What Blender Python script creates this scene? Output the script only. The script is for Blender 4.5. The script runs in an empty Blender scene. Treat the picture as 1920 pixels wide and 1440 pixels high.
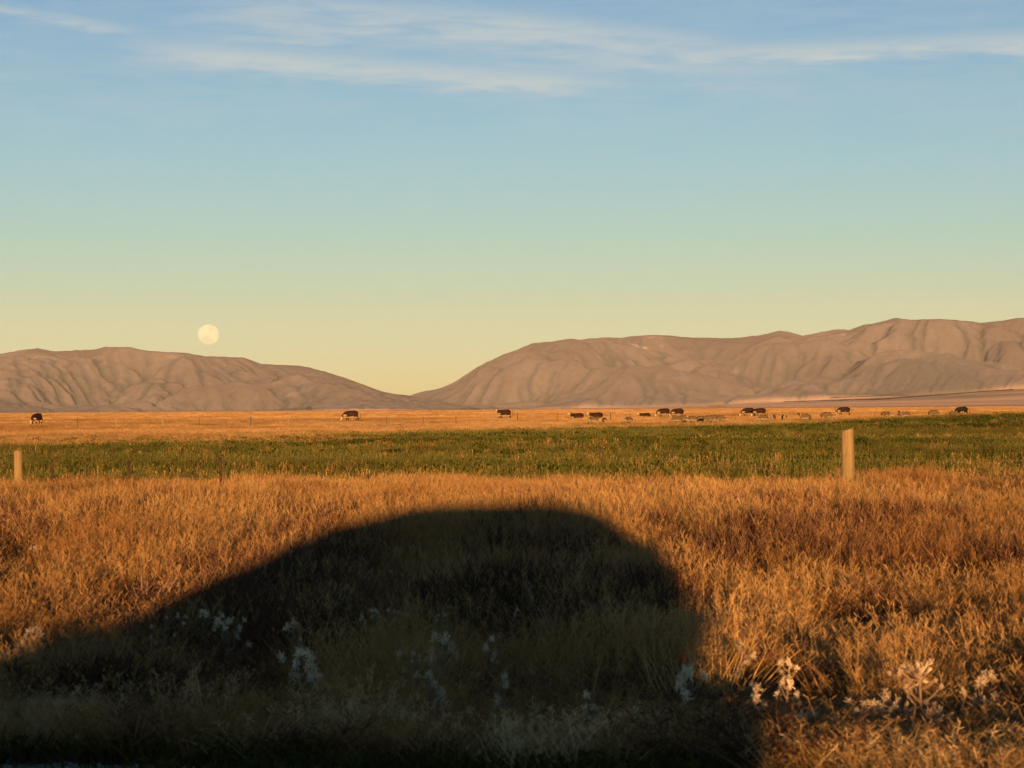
import bpy, bmesh, math, random, heapq
import numpy as np
from mathutils import Vector, Matrix

random.seed(7)
rng = np.random.default_rng(11)
R = math.radians
S = bpy.context.scene
COL = S.collection

# ---------------------------------------------------------------- camera, sky, sun, exposure
CAM_H = 1.35
F_PX = 4158.0                       # focal length in pixels of the 1920 px wide photograph
PITCH, ROLL = R(0.634), R(-0.40)
cam_data = bpy.data.cameras.new('camera')
cam = bpy.data.objects.new('camera', cam_data)
COL.objects.link(cam)
S.camera = cam
cam_data.sensor_width = 36.0
cam_data.lens = 36.0 * F_PX / 1920.0
cam_data.clip_start = 0.05
cam_data.clip_end = 120000.0
CAM_ROT = Matrix.Rotation(math.pi / 2 + PITCH, 3, 'X') @ Matrix.Rotation(ROLL, 3, 'Z')
cam.matrix_world = Matrix.Translation((0, 0, CAM_H)) @ CAM_ROT.to_4x4()
cam_data.dof.use_dof = True
cam_data.dof.focus_distance = 160.0
cam_data.dof.aperture_fstop = 9.0

SUN_EL = R(3.25)
SUN_DIR = Vector((-0.0205, 1.0, -math.tan(SUN_EL))).normalized()     # the way the light travels
world = bpy.data.worlds.new('World')
S.world = world
world.use_nodes = True
wn, wl = world.node_tree.nodes, world.node_tree.links
bg = wn['Background']
SKY_STRENGTH = 0.053
bg.inputs['Strength'].default_value = SKY_STRENGTH
sky = wn.new('ShaderNodeTexSky')
sky.sky_type = 'NISHITA'
sky.sun_disc = False
sky.sun_elevation = SUN_EL
sky.sun_rotation = math.atan2(-SUN_DIR.x, -SUN_DIR.y)
sky.air_density = 1.0
sky.dust_density = 0.0
sky.ozone_density = 2.0
sky.altitude = 300

sun_data = bpy.data.lights.new('sun', 'SUN')
sun = bpy.data.objects.new('sun', sun_data)
COL.objects.link(sun)
sun_data.energy = 5.0
sun_data.angle = R(0.53)
sun_data.color = (1.0, 0.50, 0.17)
sun.rotation_euler = SUN_DIR.to_track_quat('-Z', 'Y').to_euler()
sun.location = (0, -60, 40)

S.view_settings.view_transform = 'Standard'
S.view_settings.look = 'None'
S.view_settings.exposure = 1.9
S.view_settings.gamma = 1.0
S.view_settings.use_curve_mapping = False
S.render.engine = 'CYCLES'
S.cycles.max_bounces = 6
S.cycles.diffuse_bounces = 3
S.cycles.transmission_bounces = 4
S.cycles.transparent_max_bounces = 8
S.cycles.volume_bounces = 0
S.cycles.use_denoising = True


# ---------------------------------------------------------------- node helpers
class NT:
    def __init__(self, tree):
        self.t = tree

    def n(self, kind, **kw):
        nd = self.t.nodes.new(kind)
        for k, v in kw.items():
            setattr(nd, k, v)
        return nd

    def set(self, sock, v):
        if hasattr(v, 'is_output') or isinstance(v, bpy.types.NodeSocket):
            self.t.links.new(v, sock)
        elif v is not None:
            if isinstance(v, (tuple, list)) and len(v) == 3 and sock.type == 'RGBA':
                v = (*v, 1.0)
            sock.default_value = v

    def math(self, op, a, b=None, c=None, clamp=False):
        nd = self.n('ShaderNodeMath', operation=op, use_clamp=clamp)
        for i, v in enumerate((a, b, c)):
            if v is not None:
                self.set(nd.inputs[i], v)
        return nd.outputs[0]

    def mix(self, fac, a, b, blend='MIX'):
        nd = self.n('ShaderNodeMix', data_type='RGBA', blend_type=blend)
        self.set(nd.inputs['Factor'], fac)
        self.set(nd.inputs['A'], a) if False else self.set(nd.inputs[6], a)
        self.set(nd.inputs[7], b)
        return nd.outputs[2]

    def ramp(self, fac, stops, interp='LINEAR'):
        nd = self.n('ShaderNodeValToRGB')
        nd.color_ramp.interpolation = interp
        el = nd.color_ramp.elements
        while len(el) < len(stops):
            el.new(0.5)
        for e, (p, c) in zip(el, stops):
            e.position = p
            e.color = (*c, 1.0) if len(c) == 3 else c
        self.set(nd.inputs[0], fac)
        return nd.outputs[0]

    def noise(self, vec, scale, detail=4, rough=0.55, dist=0.0):
        nd = self.n('ShaderNodeTexNoise')
        self.set(nd.inputs['Vector'], vec)
        nd.inputs['Scale'].default_value = scale
        nd.inputs['Detail'].default_value = detail
        nd.inputs['Roughness'].default_value = rough
        nd.inputs['Distortion'].default_value = dist
        return nd.outputs['Fac']

    def mapping(self, vec, scale=(1, 1, 1), loc=(0, 0, 0), rot=(0, 0, 0)):
        nd = self.n('ShaderNodeMapping')
        self.set(nd.inputs['Vector'], vec)
        nd.inputs['Scale'].default_value = scale
        nd.inputs['Location'].default_value = loc
        nd.inputs['Rotation'].default_value = rot
        return nd.outputs[0]

    def smooth(self, v, lo, hi):
        nd = self.n('ShaderNodeMapRange', interpolation_type='SMOOTHSTEP')
        self.set(nd.inputs[0], v)
        nd.inputs[1].default_value = lo
        nd.inputs[2].default_value = hi
        return nd.outputs[0]


def new_mat(name):
    m = bpy.data.materials.new(name)
    m.use_nodes = True
    t = NT(m.node_tree)
    b = m.node_tree.nodes['Principled BSDF']
    return m, t, b


# ---------------------------------------------------------------- sky colour and cirrus
W = NT(world.node_tree)
geo = W.n('ShaderNodeTexCoord')
sep = W.n('ShaderNodeSeparateXYZ')
wl.new(geo.outputs['Generated'], sep.inputs[0])
dx, dy, dz = sep.outputs
elev = W.math('MULTIPLY', W.math('ARCSINE', dz), 180 / math.pi)
azim = W.math('MULTIPLY', W.math('ARCTAN2', dx, dy), 180 / math.pi)
e01 = W.math('DIVIDE', elev, 60.0, clamp=True)
tint = W.ramp(e01, [(0.0, (0.78, 1.12, 2.25)), (0.015, (0.76, 1.08, 2.08)), (0.045, (0.64, 0.94, 1.40)),
                    (0.07, (0.635, 0.94, 1.25)), (0.104, (0.62, 0.915, 1.22)), (0.17, (0.535, 0.82, 1.11)),
                    (0.30, (0.92, 1.02, 1.08)), (0.8, (1.70, 1.48, 1.12))])
# ramps clamp at 1 only in display; values above 1 are kept
skycol = W.mix(1.0, sky.outputs[0], tint, 'MULTIPLY')
# cirrus: long streaks stretched along azimuth, slightly tilted
comb = W.n('ShaderNodeCombineXYZ')
W.set(comb.inputs[0], W.math('MULTIPLY', azim, 0.16))
W.set(comb.inputs[1], W.math('ADD', elev, W.math('MULTIPLY', azim, 0.03)))
cv = comb.outputs[0]
n1 = W.noise(cv, 1.1, 6, 0.6, 0.6)
n2 = W.noise(W.mapping(cv, (2.5, 3.0, 1), (3, 1, 0)), 1.4, 6, 0.65, 0.4)


elev_w = W.math('ADD', elev, W.math('ADD', W.math('MULTIPLY', W.math('SUBTRACT', n2, 0.5), 0.75), W.math('MULTIPLY', W.math('SUBTRACT', n1, 0.5), 0.5)))


def band(e0, slope, curve, a0, lo, hi, amin, amax, fade):
    """soft-edged streak of cloud hanging below a tilted upper edge, between two azimuths"""
    a = W.math('SUBTRACT', azim, a0)
    c = W.math('ADD', e0, W.math('ADD', W.math('MULTIPLY', a, slope), W.math('MULTIPLY', W.math('MULTIPLY', a, a), curve)))
    d = W.math('SUBTRACT', elev_w, c)
    up = W.smooth(d, hi, -hi)
    dn = W.smooth(d, -lo, -hi)
    m = W.math('MULTIPLY', up, dn)
    ml = W.smooth(azim, amin - fade, amin + fade)
    mr = W.smooth(azim, amax + fade, amax - fade)
    return W.math('MULTIPLY', m, W.math('MULTIPLY', ml, mr))


b1 = band(10.15, -0.10, -0.008, 0.0, 1.8, 0.26, -7.0, 6.6, 2.4)    # broad upper plume sweeping down to the right
b2 = band(9.05, -0.078, 0.0, -4.5, 0.85, 0.24, -8.8, 2.6, 1.8)     # lower streak at left
b3 = band(9.22, 0.012, 0.0, 8.0, 0.75, 0.22, 3.2, 40.0, 3.2)       # streak running out at right
b4 = band(10.02, -0.13, 0.0, -12.0, 0.34, 0.10, -19.0, -9.8, 1.4)
cl = W.math('MAXIMUM', W.math('MAXIMUM', W.math('MULTIPLY', b1, 0.62), W.math('MULTIPLY', b2, 0.70)), W.math('MAXIMUM', W.math('MULTIPLY', b3, 0.78), W.math('MULTIPLY', b4, 0.55)))
veil = W.math('MULTIPLY', W.smooth(elev, 14.5, 9.0), W.smooth(elev, 5.0, 8.6))
tex = W.math('ADD', W.math('MULTIPLY', n1, 0.55), W.math('MULTIPLY', n2, 0.65))
texm = W.smooth(tex, 0.38, 0.80)
fac = W.math('MULTIPLY', W.math('ADD', W.math('MULTIPLY', cl, W.math('ADD', 0.42, W.math('MULTIPLY', texm, 0.75))),
                                W.math('MULTIPLY', veil, W.math('MULTIPLY', texm, 0.30))), 0.80, clamp=True)
k = 1.0 / (SKY_STRENGTH * 2 ** 1.9)
cloudcol = (0.525 * k, 0.60 * k, 0.60 * k)
final = W.mix(fac, skycol, cloudcol)
wl.new(final, bg.inputs['Color'])


# ---------------------------------------------------------------- pixel <-> world helpers (only to find where things stand)
def ray(px, py):
    d = CAM_ROT @ Vector(((px - 960) / F_PX, (720 - py) / F_PX, -1.0))
    return d / math.hypot(d.x, d.y)              # horizontal unit length: parameter = distance


def hash2(ix, iy, seed):
    h = (ix.astype(np.int64) * 374761393 + iy.astype(np.int64) * 668265263 + seed * 974634777) & 0xFFFFFFFF
    h = ((h ^ (h >> 13)) * 1274126177) & 0xFFFFFFFF
    return ((h ^ (h >> 16)) & 0xFFFFFF) / float(0xFFFFFF)


def vnoise(x, y, seed=0):
    x = np.asarray(x, float); y = np.asarray(y, float)
    ix = np.floor(x); iy = np.floor(y)
    fx = x - ix; fy = y - iy
    fx = fx * fx * fx * (fx * (fx * 6 - 15) + 10); fy = fy * fy * fy * (fy * (fy * 6 - 15) + 10)
    a = hash2(ix, iy, seed); b = hash2(ix + 1, iy, seed)
    c = hash2(ix, iy + 1, seed); d = hash2(ix + 1, iy + 1, seed)
    return (a + (b - a) * fx) * (1 - fy) + (c + (d - c) * fx) * fy


def fbm(x, y, seed=0, oct=4, gain=0.5):
    s = 0; a = 1; t = 0
    for o in range(oct):
        s = s + a * vnoise(np.asarray(x) * 2 ** o, np.asarray(y) * 2 ** o, seed + o * 17)
        t += a; a *= gain
    return s / t


def sstep(v, lo, hi):
    t = np.clip((v - lo) / (hi - lo), 0, 1)
    return t * t * (3 - 2 * t)


RA = R(10)                                       # the road runs 10 degrees off square to the view
UX, UY = math.cos(RA), -math.sin(RA)             # along the road (to the right)
NX, NY = math.sin(RA), math.cos(RA)              # away from the road, into the fields


def qd(x, y):
    return x * NX + y * NY


def terrain(x, y):
    x = np.asarray(x, float); y = np.asarray(y, float)
    q = qd(x, y)
    z = np.interp(q, [-400, -30, -16, -9.5, -8.2, -6, 5, 8.5, 11, 14, 20, 31, 60], [-0.4, -0.4, 0.2, 0.88, 0.84, 0, 0, -0.08, -0.28, -0.36, -0.28, -0.28, -0.30])
    z = z - 0.22 * sstep(q, -6.0, -8.2) * sstep(q, -16, -9.5) * sstep(x * UX + y * UY, 1.55, 2.2)
    rough = sstep(q, 8.0, 11.0)
    z = z + rough * 0.10 * (fbm(x * 0.45, y * 0.45, 3, 3) - 0.5)
    far = sstep(q, 60, 200)
    z = z + far * 0.30 * (fbm(x * 0.012, y * 0.012, 9, 3) - 0.5)
    z = z + 0.75 * np.exp(-(((x - 46) / 17) ** 2 + ((y - 178) / 42) ** 2))        # low rise in the crop at right
    z = z - sstep(y, 300, 1500) * 0.35
    return z


def tz(x, y):
    return float(terrain(np.array([x]), np.array([y]))[0])


_DM = np.concatenate([np.arange(4, 60, 0.02), np.arange(60, 900, 0.25), np.arange(900, 9000, 5)])


def on_ground(px, py, above=0.0):
    r = ray(px, py)
    xs, ys = r.x * _DM, r.y * _DM
    zs = CAM_H + r.z * _DM
    hit = np.nonzero(zs <= terrain(xs, ys) + above)[0]
    i = hit[0] if len(hit) else len(_DM) - 1
    return float(xs[i]), float(ys[i])


def at_dist(px, d):
    r = ray(px, 770)
    return r.x * d, r.y * d


# ---------------------------------------------------------------- object helpers
def tag(o, label=None, cat=None, group=None, kind=None):
    for k_, v in (('label', label), ('category', cat), ('group', group), ('kind', kind)):
        if v:
            o[k_] = v
    return o


def link_mesh(name, me, mats=None, parent=None):
    o = bpy.data.objects.new(name, me)
    COL.objects.link(o)
    if mats is not None:
        for m in (mats if isinstance(mats, (list, tuple)) else [mats]):
            me.materials.append(m)
    if parent:
        o.parent = parent
    return o


def pydata(name, v, f, smooth=False):
    me = bpy.data.meshes.new(name)
    me.from_pydata([tuple(p) for p in v], [], f)
    if smooth:
        me.polygons.foreach_set('use_smooth', [True] * len(me.polygons))
    me.update()
    return me


def empty(name, loc, rz=0.0):
    o = bpy.data.objects.new(name, None)
    COL.objects.link(o)
    o.location = loc
    o.rotation_euler = (0, 0, rz)
    o.empty_display_size = 0.3
    return o


def grid_mesh(name, X, Y, Z, smooth=True):
    ny, nx = X.shape
    v = np.stack([X, Y, Z], -1).reshape(-1, 3)
    i = np.arange(ny * nx).reshape(ny, nx)
    f = np.stack([i[:-1, :-1], i[:-1, 1:], i[1:, 1:], i[1:, :-1]], -1).reshape(-1, 4)
    me = bpy.data.meshes.new(name)
    me.vertices.add(len(v)); me.vertices.foreach_set('co', v.astype(np.float32).ravel())
    me.loops.add(f.size); me.loops.foreach_set('vertex_index', f.astype(np.int32).ravel())
    me.polygons.add(len(f)); me.polygons.foreach_set('loop_start', np.arange(0, f.size, 4, dtype=np.int32))
    me.polygons.foreach_set('use_smooth', np.full(len(f), smooth))
    me.update(); me.validate()
    return me


# ---------------------------------------------------------------- materials: ground
def ground_material():
    m, t, b = new_mat('field_soil')
    pos = t.n('ShaderNodeNewGeometry').outputs['Position']
    n1 = t.noise(pos, 0.35, 5, 0.6)
    n2 = t.noise(pos, 7.0, 5, 0.65)
    litter = t.mix(t.smooth(n2, 0.4, 0.62), (0.03, 0.02, 0.011), (0.10, 0.065, 0.03))
    green = t.mix(t.smooth(n2, 0.35, 0.65), (0.018, 0.021, 0.007), (0.05, 0.048, 0.016))
    dry = t.mix(t.smooth(n1, 0.35, 0.65), (0.22, 0.14, 0.065), (0.30, 0.205, 0.105))
    s = t.n('ShaderNodeSeparateXYZ')
    t.set(s.inputs[0], pos)
    q = t.math('ADD', t.math('MULTIPLY', s.outputs[0], NX), t.math('MULTIPLY', s.outputs[1], NY))
    c = t.mix(t.smooth(q, 30.0, 33.0), litter, green)
    far = t.math('ADD', q, t.math('MULTIPLY', t.math('SUBTRACT', n1, 0.5), 60))
    c = t.mix(t.smooth(far, 190.0, 240.0), c, dry)
    t.set(b.inputs['Base Color'], c)
    b.inputs['Roughness'].default_value = 0.95
    b.inputs['Specular IOR Level'].default_value = 0.1
    b.inputs['Diffuse Roughness'].default_value = 1.0
    bp = t.n('ShaderNodeBump')
    bp.inputs['Strength'].default_value = 0.7
    bp.inputs['Distance'].default_value = 0.05
    t.set(bp.inputs['Height'], n2)
    t.set(b.inputs['Normal'], bp.outputs[0])
    return m


uy = np.linspace(-math.asinh(280 / 4.0), math.asinh(24500 / 4.0), 460)
ux = np.linspace(-math.asinh(12900 / 4.0), math.asinh(12900 / 4.0), 380)
X, Y = np.meshgrid(np.sinh(ux) * 4.0, np.sinh(uy) * 4.0)
ground = link_mesh('ground', grid_mesh('ground', X, Y, terrain(X, Y)), ground_material())
tag(ground, kind='structure')


def strip(name, q0, q1, lift, mat, length=260, n=120, wob=0.0):
    """a sheet along the road between two offsets, lying on the terrain"""
    p = np.linspace(-length, length, n * 4)
    qs = np.linspace(0, 1, 14)
    P, Q = np.meshgrid(p, qs)
    Q = q0 + (q1 + wob * (fbm(P * 0.6, P * 0 + 3, 21, 3) - 0.5) - q0) * Q
    Xs, Ys = P * UX + Q * NX, P * UY + Q * NY
    o = link_mesh(name, grid_mesh(name, Xs, Ys, terrain(Xs, Ys) + lift), mat)
    return tag(o, kind='structure')


def speckle(name, c0, c1, scale, rough=0.9, bump=0.3):
    m, t, b = new_mat(name)
    pos = t.n('ShaderNodeNewGeometry').outputs['Position']
    n = t.noise(pos, scale, 6, 0.7)
    n2 = t.noise(pos, scale * 0.06, 3, 0.5)
    c = t.mix(t.smooth(n, 0.35, 0.65), c0, c1)
    c = t.mix(t.math('MULTIPLY', t.smooth(n2, 0.4, 0.7), 0.4), c, tuple(v * 1.5 for v in c0))
    t.set(b.inputs['Base Color'], c)
    b.inputs['Roughness'].default_value = rough
    bp = t.n('ShaderNodeBump')
    bp.inputs['Strength'].default_value = bump
    bp.inputs['Distance'].default_value = 0.02
    t.set(bp.inputs['Height'], n)
    t.set(b.inputs['Normal'], bp.outputs[0])
    return m


M_asphalt = speckle('asphalt', (0.04, 0.04, 0.042), (0.07, 0.07, 0.072), 60)
M_gravel = speckle('gravel_ground', (0.0425, 0.0442, 0.0493), (0.1309, 0.1377, 0.1479), 26, 0.95, 0.8)
M_paint = speckle('road_paint', (0.62, 0.62, 0.60), (0.8, 0.8, 0.78), 40, 0.7, 0.1)
strip('gravel_verge', 4.9, 9.0, 0.012, M_gravel, wob=0.9)
strip('road', -4.6, 5.3, 0.02, M_asphalt)
strip('edge_line', 4.55, 4.67, 0.024, M_paint)
strip('centre_line', 0.70, 0.82, 0.024, M_paint)


# ---------------------------------------------------------------- hills and mountains
def hill_material(name, c0, c1, scrub, scree=None, zlo=0, zhi=1):
    m, t, b = new_mat(name)
    pos = t.n('ShaderNodeNewGeometry').outputs['Position']
    big = t.noise(pos, 0.0011, 5, 0.6, 0.5)
    mid = t.noise(pos, 0.006, 6, 0.65, 0.3)
    fine = t.noise(pos, 0.03, 5, 0.65)
    c = t.mix(t.smooth(big, 0.35, 0.65), c0, c1)
    c = t.mix(t.math('MULTIPLY', t.smooth(fine, 0.42, 0.68), 0.35), c, tuple(v * 0.72 for v in c0))
    fa = t.n('ShaderNodeAttribute', attribute_name='field').outputs['Fac']
    c = t.mix(t.math('MULTIPLY', fa, 0.9), c, (0.28, 0.205, 0.175))
    grit = t.noise(pos, 0.11, 4, 0.7)
    c = t.mix(t.math('MULTIPLY', t.smooth(grit, 0.50, 0.72), 0.38), c, tuple(v * 0.62 for v in c0))
    c = t.mix(t.math('MULTIPLY', t.smooth(t.math('ADD', mid, t.math('MULTIPLY', grit, 0.3)), 0.72, 0.86), 0.5), c, tuple(v * 1.35 for v in c1))
    at = t.n('ShaderNodeAttribute', attribute_name='scrub').outputs['Fac']
    sm = t.math('MULTIPLY', at, t.smooth(t.math('ADD', mid, t.math('MULTIPLY', fine, 0.5)), 0.50, 0.76))
    c = t.mix(t.math('MULTIPLY', sm, 0.9), c, scrub)
    if scree:
        ss = t.n('ShaderNodeAttribute', attribute_name='scree').outputs['Fac']
        sf = t.math('MULTIPLY', ss, t.smooth(t.math('ADD', mid, t.math('MULTIPLY', fine, 0.6)), 0.74, 0.92))
        c = t.mix(sf, c, scree)
    t.set(b.inputs['Base Color'], c)
    b.inputs['Roughness'].default_value = 1.0
    b.inputs['Specular IOR Level'].default_value = 0.0
    b.inputs['Diffuse Roughness'].default_value = 0.55
    bp = t.n('ShaderNodeBump')
    bp.inputs['Strength'].default_value = 0.9
    bp.inputs['Distance'].default_value = 14.0
    t.set(bp.inputs['Height'], t.math('ADD', mid, t.math('MULTIPLY', fine, 0.35)))
    t.set(b.inputs['Normal'], bp.outputs[0])
    return m


def ridge(x, y, seed):
    return 1.0 - np.abs(2.0 * vnoise(x, y, seed) - 1.0)


def fill_pits(h):
    """raise closed hollows just enough for water to run out of the front or side edges"""
    ny, nx = h.shape
    f = [1e9] * (ny * nx)
    hl = h.ravel().tolist()
    done = bytearray(ny * nx)
    q = []
    for k_ in list(range(nx)) + [r_ * nx for r_ in range(ny)] + [r_ * nx + nx - 1 for r_ in range(ny)]:
        if not done[k_]:
            done[k_] = 1
            f[k_] = hl[k_]
            q.append((hl[k_], k_))
    heapq.heapify(q)
    while q:
        z_, k_ = heapq.heappop(q)
        r_, c_ = divmod(k_, nx)
        for oy in (-1, 0, 1):
            if not 0 <= r_ + oy < ny:
                continue
            for ox in (-1, 0, 1):
                if not 0 <= c_ + ox < nx:
                    continue
                m_ = k_ + oy * nx + ox
                if done[m_]:
                    continue
                done[m_] = 1
                zz = hl[m_] if hl[m_] > z_ + 0.02 else z_ + 0.02
                f[m_] = zz
                heapq.heappush(q, (zz, m_))
    return np.array(f).reshape(ny, nx)


def erode(h, dx, dy, steps, kf, fixed, diff=0.12):
    """stream-power erosion on a grid: valleys branch and cut back as in real hills; also returns the drainage"""
    ny, nx = h.shape
    N = ny * nx
    idx = np.arange(N).reshape(ny, nx)
    offs = [(-1, -1), (-1, 0), (-1, 1), (0, -1), (0, 1), (1, -1), (1, 0), (1, 1)]
    fx = fixed.ravel().tolist()
    A = None
    for it in range(steps):
        g = fill_pits(h)
        best = np.zeros((ny, nx)); rcv = idx.copy(); dist = np.ones((ny, nx))
        for oy, ox in offs:
            L = math.hypot(oy * dy, ox * dx)
            sl = np.full((ny, nx), -1.0)
            ys0, ys1 = max(0, -oy), ny - max(0, oy)
            xs0, xs1 = max(0, -ox), nx - max(0, ox)
            sl[ys0:ys1, xs0:xs1] = (g[ys0:ys1, xs0:xs1] - g[ys0 + oy:ys1 + oy, xs0 + ox:xs1 + ox]) / L
            m_ = sl > best
            best[m_] = sl[m_]; rcv[m_] = (idx + oy * nx + ox)[m_]; dist[m_] = L
        order = np.argsort(-g.ravel(), kind='stable').tolist()
        rl = rcv.ravel().tolist()
        acc = [1.0] * N
        for i in order:
            r_ = rl[i]
            if r_ != i:
                acc[r_] += acc[i]
        A = np.array(acc)
        F_ = (kf * np.sqrt(A * dx * dy) / dist.ravel()).tolist()
        hl = h.ravel().tolist()
        for i in reversed(order):
            r_ = rl[i]
            if r_ != i and not fx[i] and hl[r_] < hl[i]:
                hl[i] = (hl[i] + F_[i] * hl[r_]) / (1.0 + F_[i])
        h = np.array(hl).reshape(ny, nx)
        lap = np.zeros_like(h)
        lap[1:-1, 1:-1] = (h[2:, 1:-1] + h[:-2, 1:-1] + h[1:-1, 2:] + h[1:-1, :-2]) / 4 - h[1:-1, 1:-1]
        h = h + diff * np.where(fixed, 0, lap)
    return h, A.reshape(ny, nx)


def range_mesh(name, skyline, r0, rf, rc, r1, mat, seed, foot_y=None, rough=0.10, scale=650.0, nx=620, ny=130, prof=None, kf=0.03, steps=7):
    """a mountain range: crest line at distance rc, foot at rf, an apron of fans from r0 to rf"""
    sx = np.array([p[0] for p in skyline], float)
    sy = np.array([p[1] for p in skyline], float)
    px = np.linspace(sx[0], sx[-1], nx)
    py = np.interp(px, sx, sy)
    py = py + 2.8 * (fbm(px * 0.05, px * 0 + seed, seed + 5, 4, 0.65) - 0.5)
    az = np.zeros(nx); tel = np.zeros(nx); ft = np.zeros(nx)
    for i in range(nx):
        d = ray(px[i], py[i]); az[i] = math.atan2(d.x, d.y); tel[i] = d.z
    if foot_y is not None:
        fy = np.interp(px, [p[0] for p in foot_y], [p[1] for p in foot_y])
        ft = np.array([max(0.0, ray(px[i], fy[i]).z) for i in range(nx)])
    H = CAM_H + rc * tel
    na = 30
    rr = np.concatenate([np.linspace(r0, rf, na)[:-1], np.linspace(rf, rc, ny), np.linspace(rc, r1, 24)[1:]])
    A, RR = np.meshgrid(az, rr)
    PX, _ = np.meshgrid(px, rr)
    Hc = np.broadcast_to(H, A.shape)
    fan = np.broadcast_to(ft * rf, A.shape)
    apron = np.clip((RR - r0) / (rf - r0), 0, 1)
    Tm = np.clip((RR - rf) / (rc - rf), 0, 1)
    back = np.clip((RR - rc) / (r1 - rc), 0, 1)
    if prof is None:
        body = Tm
    else:
        sh = np.interp(px, *prof[0])
        body = Tm * (1 - sh) + np.interp(Tm, *prof[1]) * sh
    Xw, Yw = RR * A, RR
    n1 = fbm(Xw / scale + seed, Yw / scale, seed + 1, 5, 0.5) - 0.5
    n2 = np.abs(2 * fbm(Xw / (scale * 1.7) + 5, Yw / (scale * 1.7) + seed, seed + 2, 3) - 1)
    Hrel = np.maximum(Hc - fan, 1.0)
    z = fan * apron ** 1.15 + Hrel * body
    env = np.clip(Tm * 4, 0, 1) * np.clip((1 - Tm) * 3.0, 0, 1)
    z = z + rough * Hrel * env * (2.0 * n1 + 1.1 * (0.3 - n2))
    a0, a1 = na - 1, na - 1 + ny
    hf = z[a0:a1] + np.random.default_rng(seed).uniform(-6, 6, (ny, nx)) * env[a0:a1]
    fixed = np.zeros(hf.shape, bool)
    fixed[0] = True
    fixed |= Tm[a0:a1] > 0.985
    cdx = (px[1] - px[0]) / F_PX * (rf + rc) / 2
    hf, drain = erode(hf, cdx, (rc - rf) / (ny - 1), steps, kf, fixed)
    z[a0:a1] = hf
    z = z + 2.5 * (fbm(Xw / 60, Yw / 90, seed + 7, 3) - 0.5) * env
    z = np.where(RR > rc, Hc * (1 - back) ** 1.2 - 3 * back, z)
    z = np.minimum(z, CAM_H + RR * (tel - 0.0004 * np.minimum(1, (1 - Tm) * 12)))   # the crest stays the skyline
    z[0] = -3.0
    me = grid_mesh(name, RR * np.sin(A), RR * np.cos(A), z)
    dl = np.zeros_like(z)
    dl[a0:a1] = np.log10(drain)
    scr = sstep(dl, 1.05, 2.1) * sstep(Tm, 0.0, 0.05) * sstep(Tm, 0.98, 0.7)
    for _ in range(2):                                     # brush spreads a little up the gully sides
        scr[:, 1:-1] = np.maximum(scr[:, 1:-1], 0.65 * np.maximum(scr[:, 2:], scr[:, :-2]))
    flat = sstep(fbm(Xw / 420, Yw / 900, seed + 8, 4), 0.50, 0.62)
    scr = np.maximum(scr, 0.7 * flat * sstep(Tm, 0.30, 0.08) * sstep(apron, 0.25, 0.6))
    at = me.attributes.new('scrub', 'FLOAT', 'POINT')
    at.data.foreach_set('value', scr.astype(np.float32).ravel())
    streak = fbm(PX * 0.10 + 1.5 * Tm, Tm * 2.0, seed + 12, 3)
    spots = sum(np.exp(-((PX - c_ - 26 * (1 - Tm)) / w_) ** 2) for c_, w_ in ((1060, 14), (1118, 10), (1195, 22), (1228, 10), (1470, 12), (1540, 16), (1585, 14), (1640, 12), (1688, 20), (1745, 14), (1800, 9), (1905, 12)))
    sc = np.clip(spots, 0, 1) * sstep(Tm, 0.52, 0.74) * sstep(Tm, 1.0, 0.95) * sstep(streak, 0.30, 0.48)
    fld = np.where(apron < 1, sstep(apron, 0.0, 0.1), sstep(Tm, 0.035, 0.0))
    fld = fld * (0.55 + 0.45 * sstep(fbm(Xw / 700, Yw / 260, seed + 14, 3), 0.42, 0.55))
    at = me.attributes.new('field', 'FLOAT', 'POINT')
    at.data.foreach_set('value', fld.astype(np.float32).ravel())
    at = me.attributes.new('scree', 'FLOAT', 'POINT')
    at.data.foreach_set('value', sc.astype(np.float32).ravel())
    return tag(link_mesh(name, me, mat), kind='structure')


SKY_L = [(-420, 700), (-300, 676), (-180, 690), (-90, 672), (0, 664), (30, 658), (70, 653), (100, 659), (135, 657), (143, 655.5), (150, 657), (180, 655), (197, 650),
         (245, 651), (275, 657), (310, 660), (345, 661), (385, 668), (420, 669), (455, 670), (470, 675), (490, 682.5), (530, 684), (560, 685.5), (600, 694),
         (640, 706), (680, 720), (720, 735), (740, 738), (765, 741), (800, 748), (850, 757), (900, 764), (930, 770)]
SKY_R = [(740, 770), (768, 741), (780, 737), (790, 734.5), (820, 730), (850, 717), (865, 708), (880, 699), (895, 688), (910, 680), (930, 671), (945, 663.5), (960, 659),
         (980, 651), (1000, 643), (1012, 643.5), (1035, 640), (1050, 637.5), (1070, 635), (1090, 637.5), (1105, 635), (1140, 632), (1165, 633), (1190, 629.5), (1230, 628),
         (1260, 629.5), (1280, 632), (1340, 634), (1375, 633), (1400, 631), (1425, 628.5), (1445, 624), (1462, 620), (1480, 622), (1505, 630), (1520, 627),
         (1540, 622), (1565, 618), (1580, 617.5), (1592, 619), (1620, 609.5), (1640, 606), (1660, 601), (1680, 596), (1705, 599.5), (1740, 598), (1780, 598.5),
         (1810, 602), (1840, 605), (1880, 601), (1905, 597), (1960, 594), (2080, 606), (2240, 598), (2400, 640)]
FOOT_F = [(740, 771), (980, 766), (1200, 763), (1400, 756), (1560, 748), (1760, 738), (1920, 727), (2400, 710)]

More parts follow.
